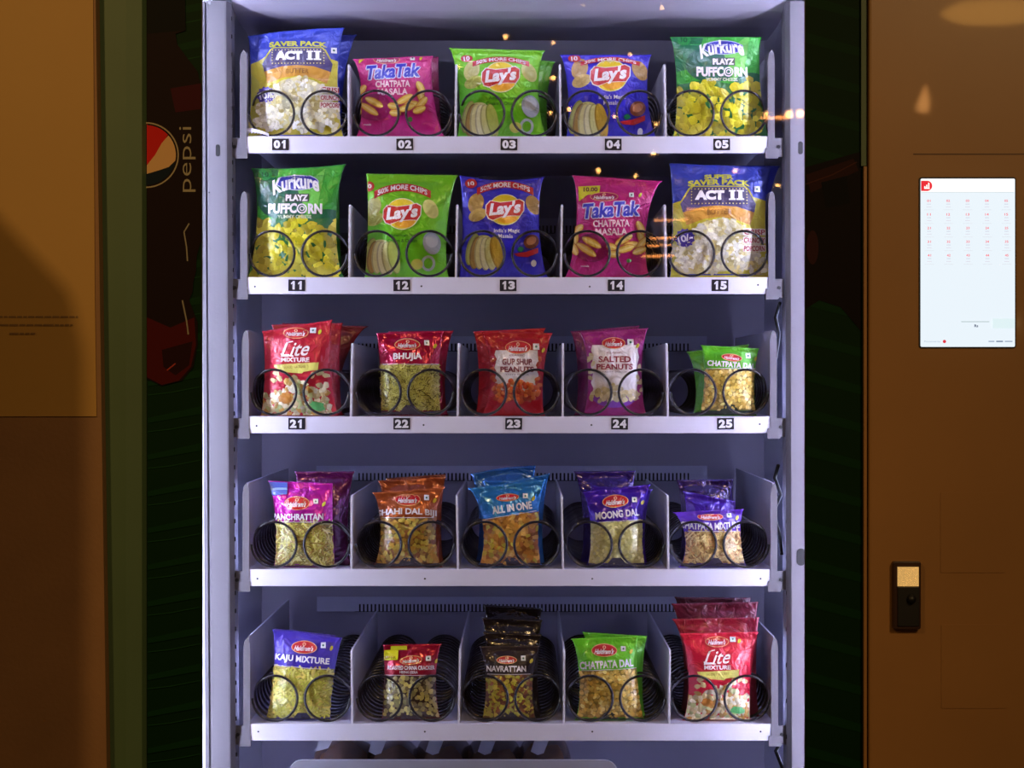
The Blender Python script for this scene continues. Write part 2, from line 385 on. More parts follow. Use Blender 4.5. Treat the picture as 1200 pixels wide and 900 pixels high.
def art_lays(kind, cx, cy, s, squash=1.0, toptext=True):
    G = kind == 'green'
    def f(A):
        q = lambda x, y: (cx+x*s, cy+y*s*(squash if y < -15 else 1))
        if G: l, r = A.el(cy); A.grp('artwork'); A.poly([(l+2, cy+8), (l+24, cy+14), (l+40, cy+40), (l+20, cy+76), (l-4, cy+76)], (104, 206, 34))
        A.grp('chip_picture')
        cc = [(186, 196, 92), (204, 206, 120)] if G else [(206, 176, 96), (188, 152, 84)]
        for (x, y, rx, ry, ro, c) in ((-34, -8, 9, 12, .3, cc[1]), (-32, 6, 11, 7, -.4, cc[0]), (33, -6, 8, 12, -.5, cc[1])):
            if x > 0: A.grp('chip_picture#2')
            a = q(x, y); A.ell(*a, rx*s, ry*s, c, ro); A.ell(a[0]+s, a[1]+s, rx*.7*s, ry*.7*s, tuple(v*.93 for v in c), ro)
        A.grp('banner')
        P = []; R = 62; y0 = -36
        for i in range(13): x = -33+66*i/12; P.append(q(x, y0+x*x/(2*R)))
        for i in range(13): x = 33-66*i/12; P.append(q(x*1.0, y0+9+x*x/(2*R)))
        A.poly(P, (196, 34, 44)); a = q(-29, y0+1.2); b = q(29, y0+7.4)
        A.text('50% MORE CHIPS', a[0], a[1], b[0], b[1], WHITE, .03, 0, R*s/(squash if squash > .5 else 1.8))
        A.grp('price_badge'); a = q(-40, -33); A.ell(*a, 7*s, 6*s*max(.7, squash), (186, 30, 44)); A.text('10', a[0]-3.6*s, a[1]-2.6*s, a[0]+3.6*s, a[1]+2.6*s, WHITE, .04, -.15)
        A.grp('logo')
        A.ell(cx, cy, 19.5*s, 18.5*s, (232, 226, 190)); A.ell(cx, cy, 18.6*s, 17.6*s, (236, 208, 40))
        A.ell(cx+2*s, cy+9*s, 12*s, 7*s, (240, 170, 40))
        rib = [(-21.5, -5), (-17, -10), (-6, -8.2), (6, -9.5), (16, -12), (21.5, -9), (21, 1), (17, 7), (8, 7), (-4, 8), (-14, 12), (-19, 10), (-22, 4)]
        A.poly([(cx+x*s*1.05, cy+y*s*1.08) for x, y in rib], (238, 228, 224)); A.poly([(cx+x*s, cy+y*s) for x, y in rib], (198, 26, 38))
        A.text("Lay's", cx-18*s, cy-9.5*s, cx+18*s, cy+9.5*s, (244, 240, 246), .045, -.1, 0, .25)
        A.grp('flavour_text')
        tc = (40, 96, 30) if G else WHITE
        if G: A.text('American Style', cx-14*s, cy+23*s, cx+18*s, cy+27.5*s, tc, .01); A.text('Cream & Onion', cx-17*s, cy+29*s, cx+17*s, cy+33*s, tc, .01)
        else: A.text("India's Magic", cx-13*s, cy+22*s, cx+17*s, cy+28*s, tc, .015); A.text('Masala', cx-8*s, cy+28.5*s, cx+9*s, cy+33*s, tc, .015)
        A.grp('chip_fan_picture')
        fan = [(-38, 46, (176, 186, 90)), (-34, 50, (170, 140, 70)), (-29, 50, (226, 224, 160)), (-23, 51, (236, 236, 190)), (-17, 51, (220, 222, 150)), (-10, 50, (206, 172, 60) if not G else (190, 206, 96))]
        A.ell(cx-28*s, cy+40*s, 14*s, 10*s, (214, 220, 150), -.3)
        for i, (x, y, c) in enumerate(fan):
            A.ell(cx+x*s, cy+y*s, 7*s, 19*s, tuple(v*.8 for v in c), .25-.09*i); A.ell(cx+(x+.8)*s, cy+y*s, 6*s, 18*s, c, .25-.09*i)
        A.grp('can_picture' if G else 'spice_picture')
        if G:
            A.ell(cx+34*s, cy+34*s, 10*s, 13*s, (170, 178, 190), -.2); A.ell(cx+34*s, cy+31*s, 7*s, 8*s, (200, 206, 214), -.2)
            A.ring(cx+30*s, cy+57*s, 8*s, 9*s, 3*s, (176, 190, 190)); A.ell(cx+17*s, cy+58*s, 7*s, 6*s, (206, 206, 90))
        else:
            A.ell(cx+30*s, cy+37*s, 9*s, 8*s, (120, 62, 44), -.6); A.ell(cx+30*s, cy+36*s, 6*s, 4.5*s, (196, 130, 90), -.6)
            A.blob(cx+18*s, cy+46*s, 4*s, 3*s, (20, 120, 80)); A.poly([(cx+10*s, cy+51*s), (cx+24*s, cy+49*s), (cx+38*s, cy+44*s), (cx+38*s, cy+50*s), (cx+26*s, cy+55*s), (cx+14*s, cy+54*s)], (190, 34, 44))
            A.ell(cx+33*s, cy+62*s, 3*s, 4*s, (226, 230, 240))
    return f
def art_puff(cx, cy, s):      # (cx, cy): middle of the purple oval
    def f(A):
        l, r = A.el(cy+20)
        A.grp('artwork')
        A.poly([(l-6, cy-20), (cx-18, cy-20), (cx-26, cy+4), (cx-34, cy+26), (l-6, cy+30)], (26, 116, 72))
        A.ell(cx-12*s, cy+22*s, 32*s, 23*s, (24, 100, 78)); A.ell(cx+38*s, cy+48*s, 24*s, 16*s, (22, 104, 66))
        A.poly([(cx+2, cy+8), (cx+34, cy-16), (cx+26, cy+30), (cx+14, cy+40)], (112, 206, 86))
        hband(A, cy+44*s, A.bot, (34, 112, 56), 2)
        A.grp('puff_picture')
        inside = lambda x, y: y > cy+47*s+6*math.sin(x*.12)
        A.fill(inside, (l-2, cy+44*s, r+2, A.bot-3), 7.0, 6.2, [(214, 208, 42), (196, 188, 40), (226, 218, 70), (184, 172, 44)], 'round', .22, .6)
        for i in range(9): A.layer += 1; A.blob(random.uniform(l+8, r-8), random.uniform(cy+62*s, cy+92*s), 4.2, 1.8, (30, 104, 56), random.uniform(0, 3), 7, .2, .4)
        A.grp('logo')
        A.ell(cx+2*s, cy+1*s, 25*s, 9.5*s, (196, 202, 228)); A.ell(cx+2*s, cy+1*s, 24*s, 8.6*s, (52, 52, 160))
        A.text('Kurkure', cx-27*s, cy-9*s, cx+27*s, cy+9*s, (244, 244, 248), .035, -.08, 60)
        A.grp('lettering')
        A.rect(cx-12*s, cy+14.5*s, cx+16*s, cy+24*s, (60, 74, 70)); A.text('PLAYZ', cx-11*s, cy+15.5*s, cx+15*s, cy+23*s, WHITE, .05)
        A.grp('title'); A.text('PUFFC', cx-31*s, cy+26*s, cx+2*s, cy+38*s, WHITE, .05, 0, -300)
        A.ring(cx+8*s, cy+32*s, 6*s, 6*s, 1.6*s, WHITE); A.ring(cx+8*s, cy+32*s, 3*s, 3*s, 1.1*s, WHITE)
        A.text('RN', cx+15*s, cy+26*s, cx+31*s, cy+38*s, WHITE, .05)
        A.grp('flavour_text'); A.text('YUMMY CHEESE', cx-20*s, cy+39.5*s, cx+19*s, cy+43.5*s, (216, 230, 200), .02)
        A.grp('price_badge'); A.ell(l+10, cy-9*s, 8*s, 8*s, (40, 150, 70)); A.text('10', l+6, cy-12*s, l+14, cy-6*s, (20, 90, 50), .04)
    return f
def art_taka(cx, cy, s, top=True):   # (cx, cy): middle of the big title
    def f(A):
        l, r = A.el(cy-10)
        A.grp('price_flash'); A.poly([(l+2, cy-27*s), (l+27*s, cy-28*s), (l+26*s, cy-19*s), (l+12*s, cy-17*s), (l+3, cy-10*s)], (206, 206, 40))
        A.text('10.00', l+8*s, cy-26*s, l+24*s, cy-21*s, (90, 20, 60), .03)
        red_logo(A, cx-8*s, cy-15*s, 32*s, 10.5*s, 0, (160, 22, 92))
        veg_mark(A, cx+23*s, cy-17*s, 5.5); yellow_drop(A, cx+33*s, cy-17*s)
        A.grp('title')
        for dx, dy in ((-1.1, 0), (1.1, 0), (0, -1.1), (0, 1.1), (.8, .8), (-.8, -.8)):
            A.text('TakaTak', cx-32.5*s+dx, cy-8.5*s+dy, cx+32.5*s+dx, cy+8.5*s+dy, (214, 210, 246), .05, -.06, 0, .2); A.layer -= 1
        A.layer += 4; A.text('TakaTak', cx-32.5*s, cy-8.5*s, cx+32.5*s, cy+8.5*s, (50, 52, 196), .035, -.06, 0, .2)
        A.grp('lettering')
        A.text('CHATPATA', cx-20.5*s, cy+11.5*s, cx+20.5*s, cy+19.5*s, (244, 208, 226), .03, -.02); A.text('MASALA', cx-18*s, cy+21*s, cx+18*s, cy+29*s, (244, 208, 226), .03, -.02)
        A.grp('snack_picture')
        A.ell(cx-22*s, cy+43*s, 20*s, 16*s, (146, 20, 92))
        for (x, y, a, ln) in ((-28, 45, .6, 13), (-22, 37, .5, 12), (14, 34, -.5, 11), (22, 40, -.2, 9), (33, 30, 1.3, 9), (34, 38, -.9, 9), (16, 44, -.3, 10), (0, 42, .2, 6), (-40, 30, 1.5, 9), (-41, 44, 1.2, 8), (3, 50, .1, 7), (31, 46, -.4, 8), (-36, 22, -.8, 7), (32, 20, 1.1, 8)):
            for wd, c in ((5.6, (196, 120, 44)), (4.2, (228, 190, 84)), (1.6, (240, 214, 130))):
                A.ell(cx+x*s, cy+y*s, ln*s, wd*s*.8, c, a)
        A.grp('green_mark'); A.blob(cx+20*s, cy+57*s, 3.2, 2.6, (70, 140, 50)); A.grp('small_print'); A.text('masala', cx-34*s, cy+62*s, cx-25*s, cy+64*s, WHITE, .01)
    return f
def art_act(cx, cy, s, sup=True):    # (cx, cy): middle of the ACT II lettering
    def f(A):
        l, r = A.el(cy)
        A.grp('artwork')
        n = 14; P = []
        for i in range(n+1):
            u = i/n; P.append((l-6+(r-l+12)*u, cy+7-12*math.sin(PI*u)+(3 if u < .2 else 0)))
        A.poly(P+[(r+8, A.bot), (l-8, A.bot)], (206, 196, 52))
        A.poly([(l+1, cy+18), (l+12, cy+30), (l+10, A.bot), (l-4, A.bot)], (182, 180, 62))
        A.grp('title_panel')
        hexo = [(-45, 9), (-34, -8), (-30, -11), (29, -11), (33, -8), (43, 9), (41, 19), (20, 12.5), (0, 11), (-20, 12.5), (-42, 19)]
        A.poly([(-0*x+cx+x*s*1.05, cy+y*s*1.12) for x, y in hexo], (196, 194, 60))
        A.poly([(cx+x*s, cy+y*s) for x, y in hexo], (78, 70, 128))
        A.poly([(cx+x*s, cy+y*s) for x, y in ((-42, 19), (-20, 12.5), (0, 11), (20, 12.5), (41, 19), (36, 34), (18, 27), (0, 24.5), (-18, 27), (-38, 34))], (206, 150, 60))
        A.rect(cx-33*s, cy-9.5*s, cx+33*s, cy+10*s, (58, 52, 104))
        for i in range(17):
            x = cx-32*s+64*s*i/16
            for y in (-8.3, 8.8): A.ell(x, cy+y*s, .8*s, .8*s, (216, 206, 130), 0, 6)
        for i in range(1, 5):
            for x in (-32, 32): A.ell(cx+x*s, cy+(-8.3+3.4*i)*s, .8*s, .8*s, (216, 206, 130), 0, 6)
        A.grp('title'); A.text('ACT', cx-28*s, cy-6.5*s, cx+6*s, cy+5*s, (244, 242, 250), .07); A.rect(cx+13*s, cy-6*s, cx+17.5*s, cy+4.6*s, (244, 242, 250)); A.rect(cx+22*s, cy-6*s, cx+26.5*s, cy+4.6*s, (244, 242, 250))
        for x0, x1 in ((11, 19), (20, 28.5)):
            A.rect(cx+x0*s, cy-6.5*s, cx+x1*s, cy-4.8*s, (244, 242, 250)); A.rect(cx+x0*s, cy+3.3*s, cx+x1*s, cy+5*s, (244, 242, 250))
        A.grp('flavour_text'); A.text('BUTTER', cx-14*s, cy+15.5*s, cx+14*s, cy+21.5*s, (140, 92, 40), .02, 0, 120)
        A.grp('pack_size_text')
        if sup: A.text('SUPER', cx-17*s, cy-24.5*s, cx+17*s, cy-19.5*s, (196, 196, 60), .05, 0, 300)
        A.text('SAVER PACK', cx-36*s, cy-19*s, cx+36*s, cy-12.5*s, (196, 196, 60), .05, 0, 400)
        veg_mark(A, cx+44*s, cy-8*s, 6.5)
        A.grp('popcorn_picture')
        inside = lambda x, y: y > cy+28*s+((x-cx)/(36*s))**2*18*s and l+4 < x < r-2
        A.poly([(cx-46*s, cy+58*s), (cx-36*s, cy+43*s), (cx-20*s, cy+31*s), (cx, cy+26*s), (cx+20*s, cy+31*s), (cx+40*s, cy+43*s), (cx+44*s, cy+84*s), (cx-46*s, cy+90*s)], (214, 206, 150))
        A.fill(inside, (l, cy+22*s, r, cy+88*s), 6.0, 5.6, [(240, 236, 206), (226, 220, 180), (246, 242, 220), (214, 200, 130)], 'pop', .2, .5)
        A.grp('price_flash'); A.layer += 4
        bx, by = cx-39*s, cy+49*s
        A.poly([(bx+(11.5 if i % 2 else 9.5)*s*math.cos(i*PI/12), by+(11.5 if i % 2 else 9.5)*s*math.sin(i*PI/12)) for i in range(24)], (60, 40, 140))
        A.text('10/-', bx-8*s, by-4*s, bx+8*s, by+4*s, WHITE, .03, -.25)
        A.grp('claim_text')
        A.layer += 2
        for i, t in enumerate(('CRISP', 'CRUNCHY', 'POPCORN')): A.rect(cx+27*s, cy+(38+i*9.5)*s, cx+53*s, cy+(45.5+i*9.5)*s, (238, 228, 216)); A.text(t, cx+28*s, cy+(39+i*9.5)*s, cx+52*s, cy+(45+i*9.5)*s, (170, 24, 50), .03)
    return f
def art_lite(cx, cy, s):   # (cx, cy): middle of the script word
    def f(A):
        l, r = A.el(cy)
        A.grp('cereal_picture')
        inside = lambda x, y: y > cy+36*s+((x-cx-6)/40)**2*16-4*math.sin(x*.15)
        A.fill(inside, (l, cy+30*s, r, A.bot-4), 4.6, 4.2, [(226, 214, 176), (208, 190, 140), (236, 228, 200), (196, 150, 70), (180, 190, 130)], 'round', .35, .7)
        for (x, y) in ((-22, 28), (-18, 34), (-25, 36), (28, 28), (35, 30), (20, 30)): A.layer += 1; A.blob(cx+x*s, cy+y*s, 4.2*s, 3*s, (230, 206, 150), x, 8, .5, .3)
        A.layer += 1; A.blob(cx+26*s, cy+66*s, 9*s, 5*s, (96, 190, 110), 0, 9, .4, .3); A.layer += 1; A.blob(cx-12*s, cy+56*s, 8*s, 6*s, (206, 140, 60), 0, 8, .8, .3)
        A.grp('lettering')
        A.poly([(cx-25*s, cy+18*s), (cx+27*s, cy+15*s), (cx+26*s, cy+24*s), (cx+10*s, cy+26*s), (cx+8*s, cy+28*s), (cx-8*s, cy+27*s), (cx-24*s, cy+21*s)], (222, 216, 110))
        A.text('GOOD NATURE', cx-14*s, cy+19*s, cx+12*s, cy+22*s, (150, 120, 50), .01, -.03)
        A.text('MIXTURE', cx-16.5*s, cy+9.6*s, cx+16.5*s, cy+14.8*s, (250, 226, 230), .04)
        A.grp('title'); A.text('Lite', cx-14*s, cy-8.5*s, cx+17*s, cy+8*s, (252, 236, 238), .012, -.06, 0, .45)
        A.line([(cx-17*s, cy+5*s), (cx-15*s, cy+8*s), (cx-9*s, cy+7*s), (cx-2*s, cy+8*s)], 1.4*s, (252, 236, 238)); A.line([(cx-12*s, cy-4*s), (cx-8*s, cy-8*s), (cx-3*s, cy-9*s)], 1.3*s, (252, 236, 238))
        red_logo(A, cx, cy-19*s, 30*s, 13.5*s); veg_mark(A, cx+20*s, cy-22*s, 7*s); yellow_drop(A, cx+28*s, cy-20*s)
    return f
def art_window(title, ty, tx0, tx1, th, wy, cols, kind, step, size, logo, base_dark=(40, 34, 50), winbg=(130, 120, 60), arc=0, rot=0, sub=True, wbot=7, jag=.2, dome=.7, extra=None, tcol=WHITE, slope=0, wd=.9, vm=None, mid=True):
    def f(A):
        l, r = A.el(wy+20); B = A.bot-8
        A.grp('contents_window')
        hband(A, wy, B-wbot, winbg, .5, slope)
        inside = lambda x, y: y > wy+1.5+slope*((x-l)/(r-l)-.5) and y < B-wbot-1.5+1.5*math.sin(x*.3) and A.el(y)[0]+1.5 < x < A.el(y)[1]-1.5
        A.fill(inside, (l-4, wy, r+4, B-wbot), step, size, cols, kind, jag, dome, wd)
        A.grp('printed_base'); A.layer += 3; hband(A, B-wbot, B+10, base_dark, 0)
        cx = (l+r)/2
        if mid: A.poly([(cx-12, B-wbot+1), (cx-5, B-wbot-7), (cx+5, B-wbot-7), (cx+12, B-wbot+1)], base_dark)
        A.grp('title'); A.text(title, tx0, ty-th/2, tx1, ty+th/2, tcol, .035, rot, arc)
        if sub: A.line([(l+3, wy-.5-slope/2), (r-3, wy-.5+slope/2)], .7, (220, 214, 220))
        red_logo(A, *logo); lx, ly = logo[0], logo[1]
        v = vm or (lx+logo[2]*.5+7, ly-2); veg_mark(A, v[0], v[1], 5.5); yellow_drop(A, v[0]+9, v[1]+3)
        if extra: extra(A)
    return f
def art_peanut(cx, title1, title2, lx0, lx1, ly0, ly1, logo, ink, heap, t1y, bowl=None):
    def f(A):
        l, r = A.el((ly0+ly1)/2)
        A.grp('label_panel')
        n = 9; P = [(lx0, ly0), (lx1, ly0)]
        for i in range(n): P.append((lx1+1.6*math.sin(i*1.7), ly0+(ly1-ly0)*(i+1)/n))
        for i in range(n): P.append((lx0+1.6*math.sin(i*2.1), ly1-(ly1-ly0)*(i+1)/(n+1)))
        A.poly(P, (238, 234, 240))
        A.grp('nut_picture')
        if bowl: A.ell(cx, ly1-4, (lx1-lx0)*.5, 14, bowl, 0, 28, 0, PI)
        for i in range(14):
            A.layer += 1; side = i % 2; x = (lx0 if side else lx1)+random.uniform(-5, 2)*(1 if side else -1); A.blob(x, random.uniform(ly0+8, ly1-4), 3.6, 2.3, random.choice(heap), random.uniform(0, 3), 8, .6, .15)
        top = ly1-16
        inside = lambda x, y: y > top+((x-cx)/26)**2*10 and y < ly1+(4 if bowl else 9)-abs(x-cx)*.12 and abs(x-cx) < (lx1-lx0)*.52
        A.fill(inside, (lx0-3, top, lx1+3, ly1+12), 4.2, 3.6, heap, 'round', .15, .9)
        A.grp('title')
        A.text('CLASSIC', cx-9, t1y-9, cx+9, t1y-7, ink, .01)
        w1 = (lx1-lx0)*.35
        A.text(title1, cx-w1, t1y-4, cx+w1, t1y+3.2, ink, .03); A.text(title2, cx-w1*1.12, t1y+5, cx+w1*1.12, t1y+11.6, ink, .03)
        A.text('TASTY SNACK', cx-w1*.8, t1y+13.5, cx+w1*.8, t1y+15, (120, 110, 130), .01)
        red_logo(A, *logo); veg_mark(A, logo[0]+logo[2]*.5+6, logo[1]-1, 7); yellow_drop(A, logo[0]+logo[2]*.5+14, logo[1]+3)
    return f

Y0 = .031
def bag(row, TL, TR, bl, br, ml, mr, base, art, label, T=13.0, **k): return make_bag(row, TL, TR, bl, br, ml, mr, Y0 if row < 2 else .0262, T-(row > 1), base, art=art, label=label, **k)
LIME = (116, 206, 34); BLUE = (52, 44, 206); PUFF = (62, 178, 60); MAG = (198, 28, 128); ABLUE = (48, 66, 186)
bag(0, (290, 43), (404, 33), 289, 405, 294, 396, ABLUE, art_act(350, 68, .93, False), 'blue and yellow butter popcorn bag at the left end of the top shelf', sag=-2)
bag(0, (413, 70), (508, 66), 415, 523, 424, 508, MAG, art_taka(461, 85, .98), 'magenta masala snack bag second from left on the top shelf')
bag(0, (526, 57), (639, 60), 534, 643, 538, 631, LIME, art_lays('green', 587, 92, 1.0, .68), 'lime green potato chip bag in the middle of the top shelf')
bag(0, (656, 65), (764, 65), 662, 771, 666, 759, BLUE, art_lays('blue', 715, 90, 1.05, .6), 'blue potato chip bag second from right on the top shelf')
bag(0, (785, 44), (893, 44), 787, 902, 793, 891, PUFF, art_puff(845, 56, .95), 'green cheese puff bag at the right end of the top shelf')
bag(1, (294, 198), (406, 193), 288, 404, 301, 394, PUFF, art_puff(347, 214, 1.0), 'green cheese puff bag at the left end of the second shelf', sag=2)
bag(1, (429, 204), (537, 206), 427, 527, 431, 524, LIME, art_lays('green', 472, 252, 1.0, 1.0), 'lime green potato chip bag with red banner second from left on the second shelf')
bag(1, (538, 206), (638, 208), 537, 643, 542, 632, BLUE, art_lays('blue', 592, 247, 1.0, .95), 'blue potato chip bag with red banner in the middle of the second shelf', sag=5)
bag(1, (670, 206), (776, 213), 661, 764, 675, 757, MAG, art_taka(716, 247, 1.03), 'magenta masala snack bag with drooping right corner second from right on the second shelf')
bag(1, (784, 192), (904, 197), 784, 905, 788, 897, ABLUE, art_act(842, 231, 1.0), 'blue and yellow butter popcorn bag at the right end of the second shelf')
RED = (196, 26, 58)
bag(2, (307, 389), (390, 375), 305, 397, 310, 388, RED, art_lite(347, 410, 1.0), 'red mixture bag with cereal picture at the left end of the third shelf', T=12)
BH = [(222, 220, 116), (212, 208, 98), (232, 228, 140), (214, 212, 110), (110, 104, 46)]
bag(2, (441, 391), (520, 388), 446, 518, 446, 515, (190, 16, 74), art_window('BHUJIA', 419.5, 462, 495, 9, 428, BH, 'stick', 1.9, 3.4, (478, 405.5, 30, 12.5), (50, 28, 40), (206, 202, 110), wd=.8), 'crimson bag with a window of thin yellow noodles second from left on the third shelf', T=12, matl='foil')
bag(2, (562, 388), (648, 391), 563, 639, 574, 637, (180, 14, 42), art_peanut(606, 'GUP SHUP', 'PEANUTS', 581, 630, 411, 462, (607, 408, 30, 15), (120, 20, 50), [(206, 92, 40), (222, 120, 60), (180, 66, 34)], 425), 'red peanut bag with white label in the middle of the third shelf', T=12)
bag(2, (679, 390), (760, 385), 682, 759, 689, 752, (158, 30, 128), art_peanut(720, 'SALTED', 'PEANUTS', 694, 747, 405, 468, (719, 403, 27, 13), (140, 20, 60), [(226, 216, 178), (208, 196, 150), (238, 230, 200)], 422, (140, 70, 200)), 'purple peanut bag with white label second from right on the third shelf', T=12)
DAL = [(238, 208, 104), (224, 190, 84), (246, 222, 134), (206, 168, 70)]
bag(2, (821, 405), (890, 409), 818, 887, 825, 884, (88, 184, 36), art_window('CHATPATA DAL', 428, 829, 884, 6.5, 433, DAL, 'round', 3.6, 2.7, (857, 420, 24, 8.5, .12), (24, 42, 26), (150, 130, 50), rot=.08, jag=.08, dome=1.1), 'green lentil snack bag at the right end of the third shelf', T=12)
MIX = [(216, 208, 100), (196, 190, 90), (180, 150, 80), (226, 220, 140), (150, 140, 60)]
def panch_extra(A):
    A.grp('sticker'); A.layer += 3; A.poly([(314, 563), (337, 563), (337, 580), (316, 581)], (84, 104, 190)); A.rect(316, 573, 337, 575, (150, 180, 220))
bag(3, (314, 564), (390, 567), 320, 393, 323, 390, (206, 34, 176), art_window('PANCHRATTAN', 605.5, 321, 379, 7.5, 612, MIX, 'stick', 3.0, 7.5, (349, 590, 29, 15.5), (52, 40, 70), (128, 122, 64), wd=1.5, extra=panch_extra, mid=False, wbot=4), 'bright magenta foil bag with sticker and yellow sticks, first bay of fourth shelf', T=13, matl='foil')
bag(3, (436, 578), (522, 571), 436, 519, 446, 511, (190, 98, 56), art_window('SHAHI DAL BIJI', 600, 443, 511, 9, 607, [(206, 166, 76), (190, 150, 70), (170, 150, 70), (150, 100, 60), (214, 196, 90)], 'round', 4.0, 3.6, (478, 586, 30, 14), (44, 34, 44), (120, 92, 50), arc=200, jag=.4), 'copper brown foil bag, second bay of fourth shelf', T=13, matl='foil')
bag(3, (548, 573), (640, 562), 558, 636, 566, 631, (48, 140, 228), art_window('ALL IN ONE', 595, 577, 623, 9, 604, [(216, 160, 70), (200, 140, 60), (226, 180, 90), (170, 110, 56), (214, 200, 80)], 'round', 4.6, 4.2, (595, 583.5, 27, 8.5, -.08), (36, 30, 66), (150, 100, 50), rot=-.14, slope=-10, jag=.4), 'sky blue foil bag, third bay of fourth shelf', T=13, matl='foil')
bag(3, (682, 577), (763, 568), 686, 758, 692, 753, (76, 34, 196), art_window('MOONG DAL', 602.5, 698, 748, 8.5, 611, [(216, 214, 140), (206, 204, 126), (224, 222, 156)], 'round', 3.0, 2.6, (721, 588, 30, 14, -.08), (36, 30, 56), (200, 198, 126), rot=-.1, slope=-4, jag=.15, dome=.5), 'violet foil bag with pale lentils, fourth bay of fourth shelf', T=13, matl='foil')
bag(3, (788, 601), (872, 597), 794, 876, 803, 868, (84, 36, 176), art_window('CHATPATA MIXTURE', 617, 798, 866, 8, 623, [(220, 196, 130), (206, 176, 110), (196, 150, 96), (230, 212, 150)], 'stick', 3.2, 6.5, (832, 606.5, 30, 8), (40, 26, 62), (140, 110, 66), arc=-260, wd=1.8), 'short dark violet mixture bag, last bay of fourth shelf', T=13)
bag(4, (319, 738), (401, 748), 310, 388, 320, 391, (70, 52, 184), art_window('KAJU MIXTURE', 773, 324, 386, 9.5, 782, [(206, 206, 84), (190, 186, 70), (216, 196, 96), (226, 222, 120)], 'stick', 2.8, 5.0, (357, 759, 30, 14, .05), (34, 32, 70), (140, 136, 56), rot=.09, slope=5, wd=2.0), 'violet mixture bag, first bay of bottom shelf', T=12)
def chana_extra(A):
    A.grp('lettering'); A.text('HEENG JEERA', 469, 785.5, 490, 789.2, WHITE, .02)
    A.grp('sticker'); A.layer += 4; A.poly([(458, 757), (477, 757), (477, 763), (458, 763)], (206, 210, 40)); A.poly([(447, 762), (467, 761), (467, 773), (448, 774)], (222, 222, 30)); A.text('OFFER', 449, 769, 465, 772.5, (160, 130, 20), .03)
bag(4, (449, 756), (518, 755), 447, 518, 450, 511, (178, 20, 56), art_window('ROASTED CHANA CRACKER', 782, 455, 509, 4.8, 791, [(206, 196, 140), (190, 180, 120), (170, 166, 110), (216, 206, 120), (130, 120, 90)], 'round', 4.6, 3.4, (482, 773.5, 26, 10, -.08), (48, 26, 44), (70, 54, 50), extra=chana_extra, jag=.1, dome=1.3), 'crimson chickpea bag with yellow stickers, second bay of bottom shelf', T=12, matl='foil')
bag(4, (561, 758), (634, 757), 563, 630, 569, 624, (44, 30, 38), art_window('NAVRATTAN', 783.3, 571, 616, 6.8, 790, [(206, 206, 70), (190, 186, 60), (160, 100, 50), (216, 200, 80), (110, 60, 40)], 'round', 3.2, 2.8, (594, 773.5, 24, 9), (26, 20, 26), (110, 84, 40), jag=.4), 'black mixture bag, middle bay of bottom shelf', T=12)
bag(4, (669, 749), (748, 746), 673, 756, 679, 747, (104, 206, 40), art_window('CHATPATA DAL', 778, 680, 741, 9, 784.5, DAL, 'round', 3.6, 2.7, (708, 762.5, 30, 14), (22, 42, 24), (150, 130, 50), rot=-.06, jag=.08, dome=1.1, slope=-3), 'bright green lentil snack bag, fourth bay of bottom shelf', T=12)
bag(4, (796, 743), (889, 741), 799, 880, 807, 880, (212, 26, 60), art_lite(840, 770, .93), 'red mixture bag with cereal picture, last bay of bottom shelf', T=12)
# bags queued behind the front ones: seen as seals and edges above and beside them
def back(row, n, TL, TR, bl, br, base, label, art=None, **k): return make_bag(row, TL, TR, bl, br, bl+5, br-4, Y0+.04*n if row < 2 else .0262+.03*n, 12 if row < 2 else 11, base, art=art, label=label, matl=k.pop('matl', 'film'), **k)  # base colours mostly darkened to carry the shade further back
back(0, 1, (300, 46), (419, 41), 298, 406, ABLUE, 'blue popcorn bag behind the front one at left end of the top shelf')
back(0, 1, (430, 72), (514, 67), 430, 519, (130, 20, 80), 'magenta bag behind the front one second from left on the top shelf')
back(0, 1, (540, 62), (651, 73), 545, 645, (80, 160, 30), 'lime green chip bag behind the front one in the middle of the top shelf')
back(1, 1, (305, 200), (398, 200), 300, 402, (50, 150, 50), 'green puff bag behind the front one at left end of the second shelf')
back(1, 1, (800, 194), (915, 195), 798, 902, ABLUE, 'blue popcorn bag behind the front one at right end of the second shelf')
back(2, 1, (318, 381), (402, 379), 317, 402, (184, 30, 56), 'red mixture bag second in line at the left end of the third shelf')
back(2, 2, (330, 379), (432, 383), 330, 405, (120, 22, 40), 'shade-darkened red mixture bag third in line at the left end of the third shelf')
back(2, 1, (455, 389), (532, 388), 452, 526, (176, 16, 66), 'crimson noodle bag second in line second from left on the third shelf', matl='foil')
back(2, 1, (554, 389), (640, 385), 556, 634, (190, 22, 44), 'red peanut bag second in line in the middle of the third shelf')
back(2, 1, (668, 389), (750, 382), 672, 748, (120, 24, 96), 'purple peanut bag second in line second from right on the third shelf')
back(2, 1, (804, 413), (878, 404), 810, 878, (74, 150, 34), 'green lentil bag second in line at the right end of the third shelf')
back(3, 1, (345, 553), (416, 553), 345, 412, (96, 20, 90), 'shade-darkened purple foil bag behind the bright magenta one', matl='foil')
back(3, 1, (443, 564), (523, 559), 446, 521, (160, 76, 44), 'copper foil bag directly behind the front copper one', matl='foil')
back(3, 2, (452, 561), (523, 556), 452, 520, (110, 50, 36), 'shade-darkened copper foil bag, rearmost in its bay', matl='foil')
back(3, 1, (566, 564), (645, 555), 566, 640, (44, 124, 214), 'sky blue foil bag second in its line', matl='foil', sag=3)
back(3, 2, (551, 556), (628, 546), 556, 630, (36, 104, 190), 'sky blue foil bag third in its line with highest corner', matl='foil', sag=-2)
back(3, 1, (692, 570), (765, 574), 690, 760, (70, 32, 180), 'violet foil bag second in line behind the pale lentils', matl='foil')
